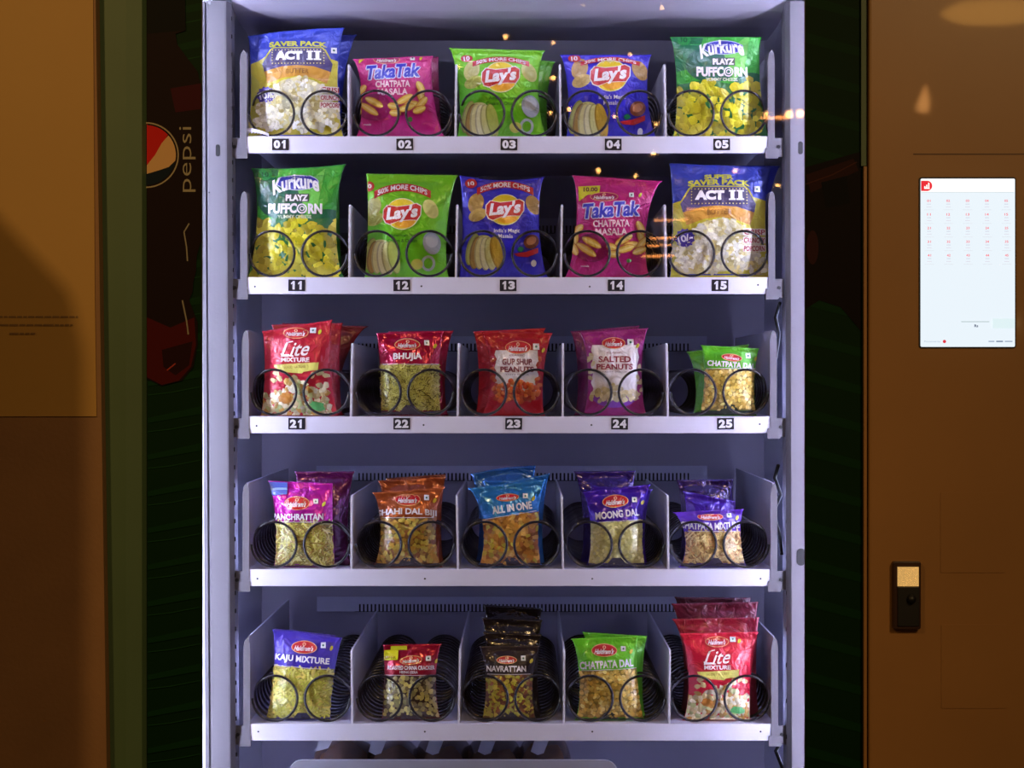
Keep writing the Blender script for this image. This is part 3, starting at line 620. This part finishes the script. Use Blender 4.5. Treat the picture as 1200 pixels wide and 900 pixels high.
back(3, 2, (672, 553), (745, 552), 678, 746, (50, 26, 120), 'shade-darkened violet foil bag rearmost behind the pale lentils', matl='foil')
back(3, 1, (800, 576), (862, 588), 800, 868, (70, 32, 160), 'dark violet bag second in the last bay of fourth shelf', matl='foil')
back(3, 2, (792, 563), (860, 562), 794, 862, (46, 24, 90), 'shade-darkened violet bag third in the last bay of fourth shelf', matl='foil')
back(4, 1, (322, 737), (394, 745), 320, 386, (60, 44, 150), 'violet mixture bag second in line on bottom shelf')
back(4, 1, (566, 741), (635, 744), 566, 634, (40, 30, 36), 'black mixture bag second in its line', matl='foil')
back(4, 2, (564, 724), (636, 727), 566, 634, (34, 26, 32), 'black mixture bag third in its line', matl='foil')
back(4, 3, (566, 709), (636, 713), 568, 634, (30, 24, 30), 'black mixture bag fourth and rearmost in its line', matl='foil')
back(4, 1, (682, 741), (759, 746), 686, 757, (92, 190, 40), 'bright green lentil bag second in line on bottom shelf')
back(4, 1, (787, 726), (890, 724), 800, 890, (150, 20, 46), 'red mixture bag second in the last bay of bottom shelf')
back(4, 2, (786, 708), (889, 706), 796, 888, (110, 18, 36), 'shade-darkened red mixture bag third in the last bay of bottom shelf')
back(4, 3, (790, 700), (880, 701), 796, 882, (80, 14, 28), 'shade-darkened red mixture bag rearmost in the last bay of bottom shelf')

# ---------------------------------------------------------------- shelf trays
DIV = [290, 411, 536, 659.5, 783, 905]
def coil_mesh(sgn, pitch=.04, turns=12, R=.0265, r=.0016):
    m = MB(); P = []; n = 30
    for t in range(turns):
        for i in range(n):
            f = i/n; a = PI+2*PI*f                    # start at the outer side
            g = max(0.0, (f-.86)/.14); g = g*g*(3-2*g)
            P.append((sgn*R*math.cos(a), (t+g)*pitch, R*math.sin(a)))
    return m.tube(P, r, 6).mesh('coil', M['coil'], True)
COIL = {(-1): coil_mesh(1), 1: coil_mesh(-1)}; COIL2 = {(-1): coil_mesh(1, .03, 16), 1: coil_mesh(-1, .03, 16)}
def rcorner(y0, z1, r, n=6): return [(y0+r-r*math.cos(PI/2*i/n), z1-r+r*math.sin(PI/2*i/n)) for i in range(n+1)]
DEP = .50
comb = MB(); comb.box(-.27, .27, 0, .002, .094, .104)
for i in range(86): comb.box(-.215+i*.00535, -.212+i*.00535, 0, .002, .084, .094)
comb.box(-.27, -.214, 0, .002, .084, .094); comb.box(.245, .27, 0, .002, .084, .094)
COMB = comb.mesh('slotted_strip', M['white'])
CBK = MB().box(-.218, .25, .0025, .004, .083, .097).mesh('slot_dark_sheet', M['black'])  # black sheet added to darken the gaps between the teeth
rail_m = MB(); rail_m.box(-.312, .312, -.0025, 0, -.0175, 0).box(-.312, .312, -.0025, .006, -.0195, -.0175)
RAILM = rail_m.mesh('front_rail', M['white'])
TRAYF = MB().box(-.311, .311, 0, DEP, -.003, -.0006).mesh('tray_floor', M['white'])
dv = [(.001, 0)]+rcorner(.001, .086, .010)+[(DEP-.01, .086), (DEP-.01, 0)]
DIVM = MB().prism(dv, 'x', -.0011, .0011).mesh('divider', M['divider'])
ov = [(.001, 0)]+rcorner(.001, .101, .012)+[(DEP-.005, .101), (DEP-.005, 0)]
ODIV = MB().prism(ov, 'x', -.0009, .0009)
fl = [(-.0045, -.014), (-.0045, .088), (-.003, .097), (0, .101), (.0025, .097), (.0035, .088), (.0035, -.014)]
FLM = MB().prism(fl, 'y', -.004, -.0026).mesh('plate_flange', M['post'])
ODIVM = ODIV.mesh('side_plate', M['divider'])
BRK = MB().box(-.012, .0, -.003, -.001, -.024, -.002).box(-.006, .009, -.0045, -.0027, -.026, -.014).mesh('end_bracket', M['post'])
HOLE = MB().lathe([(0, -.0004), (.0011, -.0004), (.0011, 0)], (0, 0, 0), 10, 'y').mesh('screw_hole', M['black'])
BOLT = MB().lathe([(0, -.0012), (.0022, -.0012), (.0024, 0)], (0, 0, 0), 12, 'y').mesh('bolt', M['black'])
TAGM = MB().box(-.0098, .0098, -.0006, 0, -.0068, .0068).mesh('number_tag', M['tag'])
TAGX = [[329, 474.5, 596.5, 718.5, 845.5], [348, 471, 595.5, 722, 843.5], [348, 471, 602, 726, 850]]
TAGT = [['01', '02', '03', '04', '05'], ['11', '12', '13', '14', '15'], ['21', '22', '23', '24', '25']]
ORD = ['top shelf tray tagged 01 to 05', 'second shelf tray tagged 11 to 15', 'third shelf tray tagged 21 to 25', 'untagged fourth shelf tray under the one tagged 21 to 25', 'lowest shelf tray without tags']
HOLES = [[], [(299, 336), (494, 335.5), (691, 336), (888, 334)], [(301, 499), (496.5, 498), (693, 498), (890, 497)], [(302, 678), (498, 678), (694, 678), (891, 678)], [(303, 857), (498, 857), (694, 857), (891, 857)]]
def flat_drape(y, ox=0, oz=0):
    def f(x, z): return Vector((px(x, y)-ox, y, pz(z, y)-oz)), Vector((0, -1, 0))
    return f
for r in range(5):
    zf = ZC+(450-RAIL[r])/1000; dx = RDX[r]/1000; xc = px(597)+dx
    root = empty('shelf_tray', (xc, 0, zf)); tag(root, 'white metal '+ORD[r]+', with wire coils', 'shelf', 'trays of the vending machine')
    ob('front_rail', RAILM, root); ob('tray_floor', TRAYF, root); ob('slot_dark_sheet', CBK, ob('slotted_strip', COMB, root, (0, DEP, 0)))
    for i, d in enumerate(DIV):
        x = px(d)+dx-xc
        if i in (0, 5):
            ob('plate_flange', FLM, ob('side_plate', ODIVM, root, (x-.0015 if i == 0 else x+.0015, 0, 0)))
        else: ob('divider', DIVM, root, (x, 0, 0)).rotation_euler = (0, random.uniform(-.02, .03), 0)
    for i in range(5):
        c = (DIV[i]+DIV[i+1])/2
        for sg in (-1, 1):
            ob('coil', (COIL if r < 2 else COIL2)[sg], root, (px(c+sg*30.8)+dx-xc, .009+random.uniform(0, .002), .0284))
    for sg, p0 in ((-1, 284), (1, 908)):
        b = ob('end_bracket', BRK, root, (px(p0)-xc+dx, 0, 0)); b.scale = (-sg, 1, 1); b.scale = (1, 1, 1) if sg < 0 else (-1, 1, 1)
        bo = ob('bolt', BOLT, b, (-.0065, -.0032, -.0125))
    for (hx, hy) in HOLES[r]: ob('screw_hole', HOLE, root, (px(hx)-xc, -.0025, pz(hy)-zf))
    if r < 3:
        ty = [169.5, 334.5, 496.5][r]
        for i in range(5):
            t = ob('number_tag', TAGM, root, (px(TAGX[r][i])-xc, -.0026, pz(ty)-zf)); t.rotation_euler = (0, random.uniform(-.02, .02), 0)
            A = Art(); A.grp('digits'); dw = (240, 240, 250)
            for ch, x0 in zip(TAGT[r][i], (-7.9, .3)):
                if ch == '1': A.poly([(x0+1.2, -2.6), (x0+3.6, -4.9), (x0+5.6, -4.9), (x0+5.6, 4.9), (x0+3.0, 4.9), (x0+3.0, -1.9), (x0+1.2, -.9)], dw)
                else: A.text(ch, x0, -4.9, x0+7.6, 4.9, dw, .055)
            art_meshes(A, lambda x, y: (Vector((x/1000, -.0006, -y/1000)), Vector((0, -1, 0))), None, M['print'], t)
# loose curved white strip in the first bay of the top tray
m = MB(); P = [(px(284+i*3.4), .006, pz(149+i*i*.085+.4)) for i in range(10)]
for i in range(9):
    a, b = P[i], P[i+1]
    m.prism([(a[0], a[2]), (b[0], b[2]), (b[0], b[2]-.003), (a[0], a[2]-.003-.0006*(8-i))], 'y', .001, .0045)
tag(m.build('product_guide', M['white']), 'small curved white guide strip at lower left of the first popcorn bag', 'guide strip')

# ---------------------------------------------------------------- bottom compartment behind the lowest rail
for i in range(5):
    cx = 405+i*58; y = .12; k = (D+y)/D
    m = MB(); V = []
    n = 18; mm = 10; bx, bz = px(cx, y), pz(889+i%2*3, y)
    for a in range(n+1):
        for b in range(mm+1):
            th = PI*a/n; t = b/mm; prof = math.sin(PI*min(1, max(0, t*.96+.02)))**.5
            rx = (.036+.003*math.sin(i*2+t*5))*prof; rz = (.030+.002*math.sin(i+t*7))*prof
            m.v.append((bx+rx*math.cos(th), y+(t-.5)*.12, bz+rz*math.sin(th)+.002*math.sin(th*5+i)*prof))
    for a in range(n):
        for b in range(mm):
            q = a*(mm+1)+b; m.f.append((q, q+1, q+mm+2, q+mm+1))
    side = ['leftmost', 'second from left', 'middle', 'fourth from left', 'rightmost'][i]
    tag(m.build('brown_pouch', M['bagdark'], None, True), 'dark brown rounded pouch lying low under the lowest shelf, '+side, 'pouch', 'brown pouches at the bottom')
    if i < 5:
        x0 = [376, 438, 505, 566, 628][i]; q = MB()
        q.prism([(px(x0, .05), pz(862, .05)), (px(x0+17, .05), pz(862, .05)), (px(x0+9, .05), pz(882 if i else 876, .05)), (px(x0+2, .05), pz(884 if i else 878, .05)), (px(x0-6, .05), pz(880, .05))], 'y', .045, .047)
        tag(q.build('hanging_tab', M['tabw']), 'pale plastic tab hanging below the lowest shelf, '+side, 'tab', 'tabs hanging under the lowest shelf')
def round_outline(x0, x1, z0, z1, r, n=6):
    P = []
    for (cx, cz, a0) in ((x1-r, z1-r, 0), (x0+r, z1-r, PI/2), (x0+r, z0+r, PI), (x1-r, z0+r, 3*PI/2)):
        for i in range(n+1): a = a0+PI/2*i/n; P.append((cx+r*math.cos(a), cz+r*math.sin(a)))
    return P
binr = empty('delivery_bin', (px(535), 0, pz(1000))); tag(binr, 'grey delivery bin with rounded lip below the lowest shelf', 'bin')
xo, zo = px(535), pz(1000)
MB().prism([(p[0]-xo, p[1]-zo) for p in round_outline(px(338), px(724), pz(990), pz(890.5), .016)], 'y', .0, .006).build('bin_lip', M['bin'], binr, bevel=.001)
MB().box(-.19, .19, .008, .35, -.10, -.02).build('bin_tray', M['bin'], binr)

# ---------------------------------------------------------------- vending machine cabinet
VM = empty('vending_machine', (CX, .2, 0)); tag(VM, 'large lit vending machine with glass front, white frame and brown payment panel', 'vending machine')
def part(mb, name, m, parent=VM, **k):
    o = mb.build(name, m, None, **k); o.parent = parent
    o.matrix_parent_inverse = parent.matrix_world.inverted() if False else o.matrix_parent_inverse
    # mesh written in world coordinates: shift to the parent's frame
    off = Vector((0, 0, 0)); p = parent
    while p: off += p.location; p = p.parent
    for v in o.data.vertices: v.co -= off
    return o
ZB, ZT = 0.10, 1.92; YF = -.13
xl_w, xr_w = px(249), px(949)
part(MB().box(xl_w-.03, xr_w+.03, .53, .55, ZB, ZT), 'back_panel', M['inner_back'])
part(MB().box(xl_w-.02, xl_w, .0, .53, ZB+.2, ZT-.02), 'side_lining', M['inner']); part(MB().box(xr_w, xr_w+.02, .0, .53, ZB+.2, ZT-.02), 'side_lining', M['inner'])
part(MB().box(xl_w-.02, xr_w+.02, .0, .55, pz(-52), pz(-60)), 'ceiling_lining', M['inner'])
part(MB().box(xl_w-.02, xr_w+.02, .0, .55, .6, .62), 'base_lining', M['inner'])
# posts of the inner frame, leaning a hair like the photograph's
def post(pts_top, pts_bot, nm, y0=-.014, y1=.012):
    n = len(pts_top); m = MB(); zt, zb = pz(4), pz(1000)
    f = lambda P, y, z: [(px(p), y if i != n else y, z) for i, p in enumerate(P)]
    for (P, z) in ((pts_bot, zb), (pts_top, zt)): m.v += [(px(p), y, z) for p, y in P]
    k = len(pts_top); m.f.append(tuple(range(k))); m.f.append(tuple(range(k, 2*k))[::-1])
    for i in range(k): j = (i+1) % k; m.f.append((i, j, k+j, k+i))
    return part(m, nm, M['post'])
def sect(ps, dx): return [(p+dx, y) for p, y in ps]
Ls = [(237, .03), (237, -.012), (241.5, -.014), (242, -.010), (243.5, -.010), (244, -.016), (246, -.017), (265, -.017), (267, -.0165), (271.5, -.004), (271.5, .03)]
Lpost = post(sect(Ls, 0), sect(Ls, 6), 'frame_post')
Rs = [(943, .03), (943, -.015), (941, -.017), (925, -.017), (923, -.014), (920, -.006), (920, .03)]
Rpost = post(sect(Rs, -1), sect(Rs, 1.5), 'frame_post')
def slot(parent, cx, cy, w_, h_, y=-.0174, m='black'):
    n = []; a, b, c, d = px(cx-w_/2), px(cx+w_/2), pz(cy+h_/2), pz(cy-h_/2)
    return part(MB().prism(round_outline(a, b, c, d, min(w_, h_)/2000*.95), 'y', y-.0004, y+.001), 'slot', M[m], parent)
slot(Lpost, 257.5, 178, 5, 14); slot(Rpost, 936, 175, 5.5, 15); slot(Rpost, 936.5, 651.5, 10, 20)
slot(Lpost, 248, 5, 3, 6, m='steel'); slot(Lpost, 247.5, 227, 2, 2, m='black')
k_ = 0
for z in range(20, 890, 21):
    part(MB().box(px(270.6+z*6/900), px(272.4+z*6/900), -.0042, -.0036, pz(z+5), pz(z)), 'mounting_slot', M['black'], Lpost)
    if z % 42 == 20: part(MB().box(px(920.4), px(921.6), -.0066, -.0058, pz(z+5), pz(z)), 'mounting_slot', M['black'], Rpost)
# sloping lamp cover above the top shelf
part(MB().prism([(-.02, pz(-6)), (-.012, pz(0)), (.0, pz(5)), (.02, pz(10)), (.05, pz(14)), (.10, pz(17)), (.22, pz(16)), (.22, pz(-20)), (.0, pz(-20))], 'x', px(272), px(921)), 'lamp_cover', M['inner_back'])
# led strips behind the printed glass borders
for xa, xb, q in ((px(197), px(205), 1), (px(976), px(984), -1)):
    part(MB().box(xa, xb, -.105, -.099, pz(985), pz(-60)), 'led_or_fill_strip', M['led'])
part(MB().box(px(280), px(915), -.105, -.102, pz(-44), pz(-41.5)), 'led_or_fill_strip', M['led'])
# unseen fill strips added behind the posts, third shelf down, to brighten the back
for xa, xb in ((px(254), px(258)), (px(934), px(938))):
    part(MB().box(xa, xb, .036, .042, pz(985), pz(345)), 'led_or_fill_strip', M['fill_glow'])
# door: printed borders, clear glass, cabinet edges
GL, GR = 236, 944
yb = YF+.002
def yx(p): return px(p, YF)
gp_l = part(MB().box(yx(172), yx(GL+1), YF, YF+.004, ZB, ZT), 'printed_border', M['black'])
gp_r = part(MB().box(yx(GR-1), yx(1016), YF, YF+.004, ZB, ZT), 'printed_border', M['black'])
part(MB().box(yx(GL+1), yx(GR-1), YF, YF+.004, pz(-20, YF), ZT), 'printed_header', M['black'])
part(MB().box(yx(GL+1), yx(GR-1), YF, YF+.004, ZB, pz(930, YF)), 'printed_footer', M['black'])
part(MB().box(yx(GL+1), yx(GR-1), YF+.0005, YF+.004, pz(930, YF), pz(-20, YF)), 'glass_pane', M['glass'])
part(MB().prism([(yx(108), YF-.004), (yx(112), YF-.010), (yx(150), YF-.012), (yx(168), YF-.010), (yx(172), YF-.002), (yx(172), YF+.02), (yx(108), YF+.02)], 'z', ZB, ZT), 'cabinet_edge', M['edge'])
part(MB().box(yx(108), yx(172), YF+.02, .56, ZB, ZT), 'cabinet_side', M['edge'])
part(MB().box(yx(172), px(1420), YF+.02, .58, ZT, ZT+.03), 'cabinet_top', M['edge'])
part(MB().box(px(1400), px(1420), YF, .56, ZB, ZT), 'cabinet_side', M['edge'])
part(MB().box(px(100), px(1420), YF+.03, .56, .02, ZB), 'plinth', M['black'])
# artwork of the left border: bottle on green leaves
A = Art(); A.grp('leaf_print')
A.rect(172.5, -60, GL, 985, (10, 40, 16))
for i in range(24):
    y = -40+i*43; A.poly([(173, y+14), (236, y), (236, y+9), (173, y+20)], (15, 52, 22)); A.line([(173, y+30), (200, y+27), (236, y+20)], 1.2, (26, 66, 32))
A.grp('bottle_print')
bot = [(172.5, -60), (216, -60), (218, 36), (206, 40), (208, 52), (218, 66), (232, 84), (236, 100), (236, 282), (231, 300), (230, 318), (227, 330), (226, 342), (222, 352), (226, 362), (232, 378), (232, 404), (227, 430), (214, 446), (190, 452), (172.5, 444)]
A.poly(bot, (30, 14, 16)); A.poly([(172.5, -60), (216, -60), (218, 36), (172.5, 40)], (12, 12, 12))
A.poly([(172.5, 372), (200, 384), (228, 372), (230, 404), (224, 430), (210, 446), (190, 451), (172.5, 442)], (76, 12, 14))
A.poly([(190, 410), (226, 400), (222, 428), (206, 440), (192, 430)], (40, 10, 14)); A.poly([(200, 104), (236, 98), (236, 128), (206, 132)], (64, 12, 24))
A.line([(222, 262), (216, 272), (219, 290), (220, 306)], 1.5, (160, 150, 130)); A.line([(214, 352), (219, 376), (221, 392)], 1.7, (150, 140, 120)); A.line([(196, 434), (206, 426)], 1.5, (170, 60, 50))
A.grp('emblem')
cxp, cyp, R = 171.5, 182, 37
A.ring(cxp, cyp, R+1.5, R+1.5, 1.6, (176, 160, 130), 0, 32, -PI/2, PI/2)
A.ell(cxp, cyp, R-2, R-2, (16, 30, 44), 0, 28, -PI/2, PI/2)
red = [(172.5, 144)]+[(cxp+(R-2)*math.cos(a), cyp+(R-2)*math.sin(a)) for a in [(-PI/2)+.05+i*.11 for i in range(8)]]+[(192, 168), (182, 182), (172.5, 194)]
A.poly(red, (208, 30, 26))
a_ = [-.72+i*.13 for i in range(8)]
wh = [(cxp+(R-2)*math.cos(a), cyp+(R-2)*math.sin(a)) for a in a_]+[(198, 196), (186, 200), (172.5, 204), (172.5, 194), (182, 182), (190, 168)]
A.poly(wh, (224, 176, 120))
A.text('pepsi', 220-38, 187-9.5, 220+38, 187+9.5, (170, 158, 132), -.008, -PI/2)
art_meshes(A, lambda x, z: (Vector((yx(x)-CX, YF-.2, pz(z, YF))), Vector((0, -1, 0))), None, M['border'], gp_l)
A = Art(); A.grp('leaf_print'); A.rect(GR, -60, 1015, 985, (8, 38, 14))
for i in range(24):
    y = -50+i*44; A.poly([(944, y), (1015, y+20), (1015, y+30), (944, y+12)], (11, 48, 18))
A.grp('bottle_print'); A.poly([(944, 196), (1015, 176), (1009, 196), (1009, 388), (985, 360), (960, 352), (944, 362)], (18, 10, 12)); A.poly([(944, 205), (1000, 186), (1006, 200), (950, 226)], (46, 20, 18)); A.line([(944, 216), (975, 205), (1004, 190)], 1.4, (70, 34, 26)); A.ell(952, 290, 7, 20, (52, 24, 26))
for (x0, y0) in ((962, 214),): A.poly([(x0, y0), (x0+30, y0-8), (x0+34, y0+24), (x0+6, y0+30)], (8, 8, 12))
art_meshes(A, lambda x, z: (Vector((yx(x)-CX, YF-.2, pz(z, YF))), Vector((0, -1, 0))), None, M['border'], gp_r)
# payment panel with screen, seams and lock handle
pp = part(MB().box(yx(1016), yx(1400), YF-.014, YF+.01, ZB, ZT), 'payment_panel', M['brown'], bevel=.003)
YP = YF-.014
def yq(p): return px(p, YP)
def zq(p): return pz(p, YP)
part(MB().box(yq(1010.5), yq(1016.5), YF-.006, YF+.006, pz(195, YF), ZT), 'corner_trim', M['edge'])
part(MB().box(yq(1013), yq(1016.5), YF-.010, YF+.006, ZB, pz(196, YF)), 'corner_trim', M['brown'])
def groove(x0, y0, x1, y1, nm='seam'): part(MB().box(yq(x0), yq(x1), YP-.0006, YP+.002, zq(y1), zq(y0)), nm, M['seam'], pp)
groove(1070, 180, 1210, 181.2)
for (x0, y0, x1, y1) in ((1102, 577, 1178, 671), (1103, 732, 1180, 830)):
    part(MB().prism(round_outline(yq(x0), yq(x1), zq(y1), zq(y0), .0015), 'y', YP-.0008, YP+.002), 'blank_cover', M['brown'], pp)
part(MB().prism(round_outline(yq(1076.6), yq(1190.4), zq(408), zq(207.6), .003), 'y', YP-.0012, YP+.002), 'screen_bezel', M['black'], pp)
scr = mat('screen_backlight', (20, 20, 20), .3, emit=(236, 247, 255), est=.98, noise_amt=.01)
SCR = part(MB().prism(round_outline(yq(1078.5), yq(1189), zq(406.5), zq(209.5), .0015), 'y', YP-.002, YP+.001), 'touch_screen', scr)
A = Art(); A.grp('screen_header')
A.rect(1079.5, 209.9, 1188, 225, (246, 251, 254)); A.rect(1079.5, 225, 1188, 226, (196, 214, 226))
A.rect(1079, 212, 1087, 224, (214, 30, 52)); A.ell(1086, 218, 6, 6, (214, 30, 52))
for i, h in enumerate((2.6, 4.2, 6.6)): A.rect(1082.6+i*2.3, 221-h, 1084.1+i*2.3, 221, (255, 255, 255))
A.rect(1082.6, 220.2, 1089, 221.6, (255, 255, 255))
A.grp('code_grid')
for j in range(5):
    for i in range(5):
        x = 1088+i*22.6; y = 235.5+j*16
        A.text('%d%d' % (j, i+1), x-2.1, y-1.4, x+2.1, y+1.4, (226, 110, 130), .02)
        A.rect(x-2.4, y+3.4, x+2.4, y+4.4, (196, 206, 226)); A.rect(x-2.8, y+6.8, x+2.8, y+7.8, (206, 212, 230)); A.rect(x-5.5, y+10.3, x+5.5, y+10.9, (204, 214, 228))
A.grp('screen_button'); A.poly([(1162, 373.5), (1188, 373.5), (1188, 385), (1162, 385)], (206, 230, 240)); A.grp('screen_footer')
A.rect(1125, 376.6, 1158, 377.8, (176, 196, 206)); A.text('Rs', 1140.5, 380.4, 1145, 383.6, (60, 76, 110), .03)
A.text('Powered by', 1082, 399.4, 1101, 401.6, (150, 170, 196), .01); A.ell(1105.5, 400.3, 2, 2, (206, 50, 70), 0, 12)
A.rect(1157, 399.6, 1164, 400.8, (130, 150, 180)); A.rect(1166, 399.4, 1174, 401, (110, 130, 160)); A.rect(1176, 399.6, 1185, 400.8, (130, 150, 180))
art_meshes(A, lambda x, z: (Vector((yq(x)-CX, YP-.002-.2, zq(z))), Vector((0, -1, 0))), None, M['screenprint'], SCR)
lk = part(MB().prism(round_outline(yq(1045), yq(1077.5), zq(736.5), zq(657.5), .002), 'y', YP-.010, YP+.001), 'lock_housing', mat('lock_housing_brown', (58, 34, 26), .35, noise_amt=.1), bevel=.001)
part(MB().box(yq(1050), yq(1074.5), YP-.0125, YP-.009, zq(686), zq(663.5)), 'reflector_plate', mat('gold_reflector_glow', (236, 190, 120), .25, metal=.6, emit=(240, 190, 112), est=.55, noise_amt=.35, noise_scale=900, bump=.6, bscale=900), lk)  # emission puts the reflected light into the plate; it is no lamp
part(MB().box(yq(1050), yq(1075.5), YP-.0115, YP-.009, zq(733), zq(687)), 'lock_plate', M['black'], lk, bevel=.0006)
part(MB().lathe([(0, -.006), (.004, -.006), (.005, -.003), (.0055, 0)], (yq(1066), YP-.0112, zq(701)), 16, 'y'), 'key_cylinder', M['black'], lk, smooth=True)
# wiring on the right inner wall
for (x, y0, P) in ((0, 0, [(912, .02, 545), (908, .03, 560), (915, .035, 580), (906, .03, 600), (913, .03, 625), (916, .02, 650)]), (0, 0, [(914, .02, 355), (909, .04, 372), (913, .04, 392), (909, .03, 420)]), (0, 0, [(916, .02, 868), (909, .03, 880), (917, .03, 900), (913, .02, 930)])):
    Q = [(px(a, b), b, pz(c, b)) for a, b, c in P]; S2 = []
    for i in range(len(Q)-1):
        for t in range(5):
            f = t/5; f = f*f*(3-2*f); S2.append(tuple(Q[i][j]+(Q[i+1][j]-Q[i][j])*f for j in range(3)))
    part(MB().tube(S2+[Q[-1]], .0022, 8), 'wire_harness', M['black'], smooth=True)

# ---------------------------------------------------------------- setting
YW = -.165
def slant(x0t, x0b, zt, zb): return x0t, x0b
wl = MB().prism([(-3.2, 0), (px(127, YW), 0), (px(125, YW), pz(900, YW)), (px(119, YW), pz(490, YW)), (px(112, YW), pz(0, YW)), (px(110, YW), 2.6), (-3.2, 2.6)], 'y', YW, YW+.03)
tag(wl.build('wall_left', M['wallm']), kind='structure')
tag(MB().box(-3.2, 3.2, -5, 1.2, -.02, 0).build('floor', M['ground']), kind='structure')
tag(MB().box(-3.2, 3.2, .75, .8, 0, 3.0).build('wall_back', M['wallm']), kind='structure')
# unseen board added left of frame, cut to throw the slanting shade on the poster
tag(MB().prism([(-1.4, 0), (-.545, 0), (-.545, ZC+.20), (-.556, ZC+.25), (-.627, ZC+.326), (-.9, ZC+.56), (-1.4, ZC+.56)], 'y', -.52, -.50).build('shade_caster_1', M['wallm']), kind='structure')
pr = empty('wall_poster', (px(50, YW), YW, pz(488, YW))); tag(pr, 'cream paper poster with faint text on the wall left of the machine', 'poster')
po = pr.location
m = MB(); P = [(px(-70, YW), pz(488, YW)), (px(113.5, YW), pz(488, YW)), (px(111.5, YW), pz(350, YW)), (px(109.5, YW), pz(0, YW)), (px(109, YW), pz(-60, YW)), (px(-70, YW), pz(-60, YW))]
m.prism([(p[0]-po[0], p[1]-po[2]) for p in P], 'y', -.0022, -.0004); m.build('paper_sheet', M['poster'], pr)
A = Art(); A.grp('faint_lines')
for (x0, x1, y) in ((-40, 92, 371.5), (-40, 86, 381), (12, 44, 391)):
    x = x0
    while x < x1: w_ = random.uniform(4, 12); A.rect(x, y-1.1, min(x1, x+w_), y+1.0, (138, 104, 62)); x += w_+1.4
art_meshes(A, lambda x, z: (Vector((px(x, YW)-po[0], -.0022, pz(z, YW)-po[2])), Vector((0, -1, 0))), None, M['print'], pr)

# ---------------------------------------------------------------- lamps behind the viewer, seen only as reflections in the glass and the panel
def refl(pxx, pyy, yl, plane):
    x, z = px(pxx, plane), pz(pyy, plane); f = (plane-yl)/(plane+D)
    return (x+(x-CX)*f, yl, z+(z-ZC)*f)
c = refl(1162, 15, -3.6, YP)
t = empty('street_lantern', c); tag(t, 'warm oval street lantern behind the viewer', 'lamp')
MB().lathe([(0, -.02), (.10, -.018), (.13, 0), (.10, .018), (0, .02)], (0, 0, 0), 24).build('lantern_glass', M['lampglass'], t, True)
MB().lathe([(0, .03), (.05, .03), (.05, .018), (.14, .014), (.14, .02), (.05, .032)], (0, 0, .003), 24).build('lantern_cap', M['black'], t, True)
MB().box(-.01, .01, -.01, .01, .03, .9).build('hanger', M['black'], t)
c = refl(1083, 116, -3.6, YP)
o = MB().lathe([(.001, -.034), (.016, -.03), (.014, -.01), (.007, .012), (.002, .034)], (0, 0, 0), 14).build('candle_bulb', M['bulb'], None, True); o.location = c; o.rotation_euler = (0, .12, 0)
tag(o, 'flame shaped warm bulb behind the viewer, mirrored on the brown panel above the screen', 'light bulb')
BULB = MB().lathe([(.0005, -.004), (.003, -.003), (.004, 0), (.003, .003), (.0005, .004)], (0, 0, 0), 10).mesh('bulb', M['bulb'])
BL = ['highest one above the middle lime bag', 'right beside the logo of the middle lime bag', 'low in the gap right of the middle lime bag', 'high in the gap right of the middle lime bag',
      'just over the top edge of the blue bag of the top shelf', 'on the left coil of the blue bag of the top shelf', 'between the coils of the blue bag of the top shelf', 'right of the blue bag of the top shelf, near its coil',
      'on the top rail right of the tag 04', 'below the top shelf, over the left end of the magenta bag', 'below the top shelf, over the right half of the magenta bag', 'on the top of the second shelf popcorn bag',
      'at the right edge of the green puff bag', 'at the right edge of the second shelf popcorn bag', 'very high on the lamp cover at right', 'very high on the lamp cover near centre', 'right of the magenta bag of the top shelf',
      'left one of the bright pair on the right frame post', 'right one of the bright pair on the right frame post']
for i, (a, b, s) in enumerate(((592, 43, 1), (648, 91, 1.2), (645, 132, .8), (648, 50, .8), (739, 64, .8), (667, 128, 1), (720, 136, 1), (769, 145, .9), (766, 180, 1), (701, 200, 1), (745, 206, .8), (862, 200, 1.2), (898, 133, 1.1), (911, 217, .9), (776, 9, .9), (683, 6, .6), (538, 78, .6), (925, 134, 2.2), (938, 133, 2.2))):
    c = refl(a, b, -3.3, YF); o = ob('fairy_bulb', BULB, None, c); o.scale = (s, s, s)
    tag(o, 'reflected fairy bulb, '+BL[i], 'light bulb', 'fairy bulbs reflected in the glass')
TUBE = {}
for i, (x0, x1, y, h) in enumerate(((892, 922, 138, 3.0), (766, 806, 258, 1.3), (762, 792, 279, 1.6), (758, 786, 288, 1.2), (752, 790, 300, 1.8), (805, 850, 245, 1.0))):  # tubes added and shaped for the warm streaks in the glass
    a, b = refl(x0, y, -3.3, YF), refl(x1, y, -3.3, YF); r = h/1000
    m = MB().tube([(0, 0, 0), ((b[0]-a[0])*.3, 0, 0), ((b[0]-a[0])*.8, 0, .001), (b[0]-a[0], 0, .001)], r, 8)
    o = m.build('streak_tube', M['tube'], None, True); o.location = a
    tag(o, 'added glow tube reflected in the glass '+['beside the last bag of the top shelf', 'highest of the streaks right of the magenta bag', 'second streak right of the magenta bag', 'third streak right of the magenta bag', 'lowest streak right of the magenta bag', 'across the popcorn bag of the second shelf'][i], 'lamp')
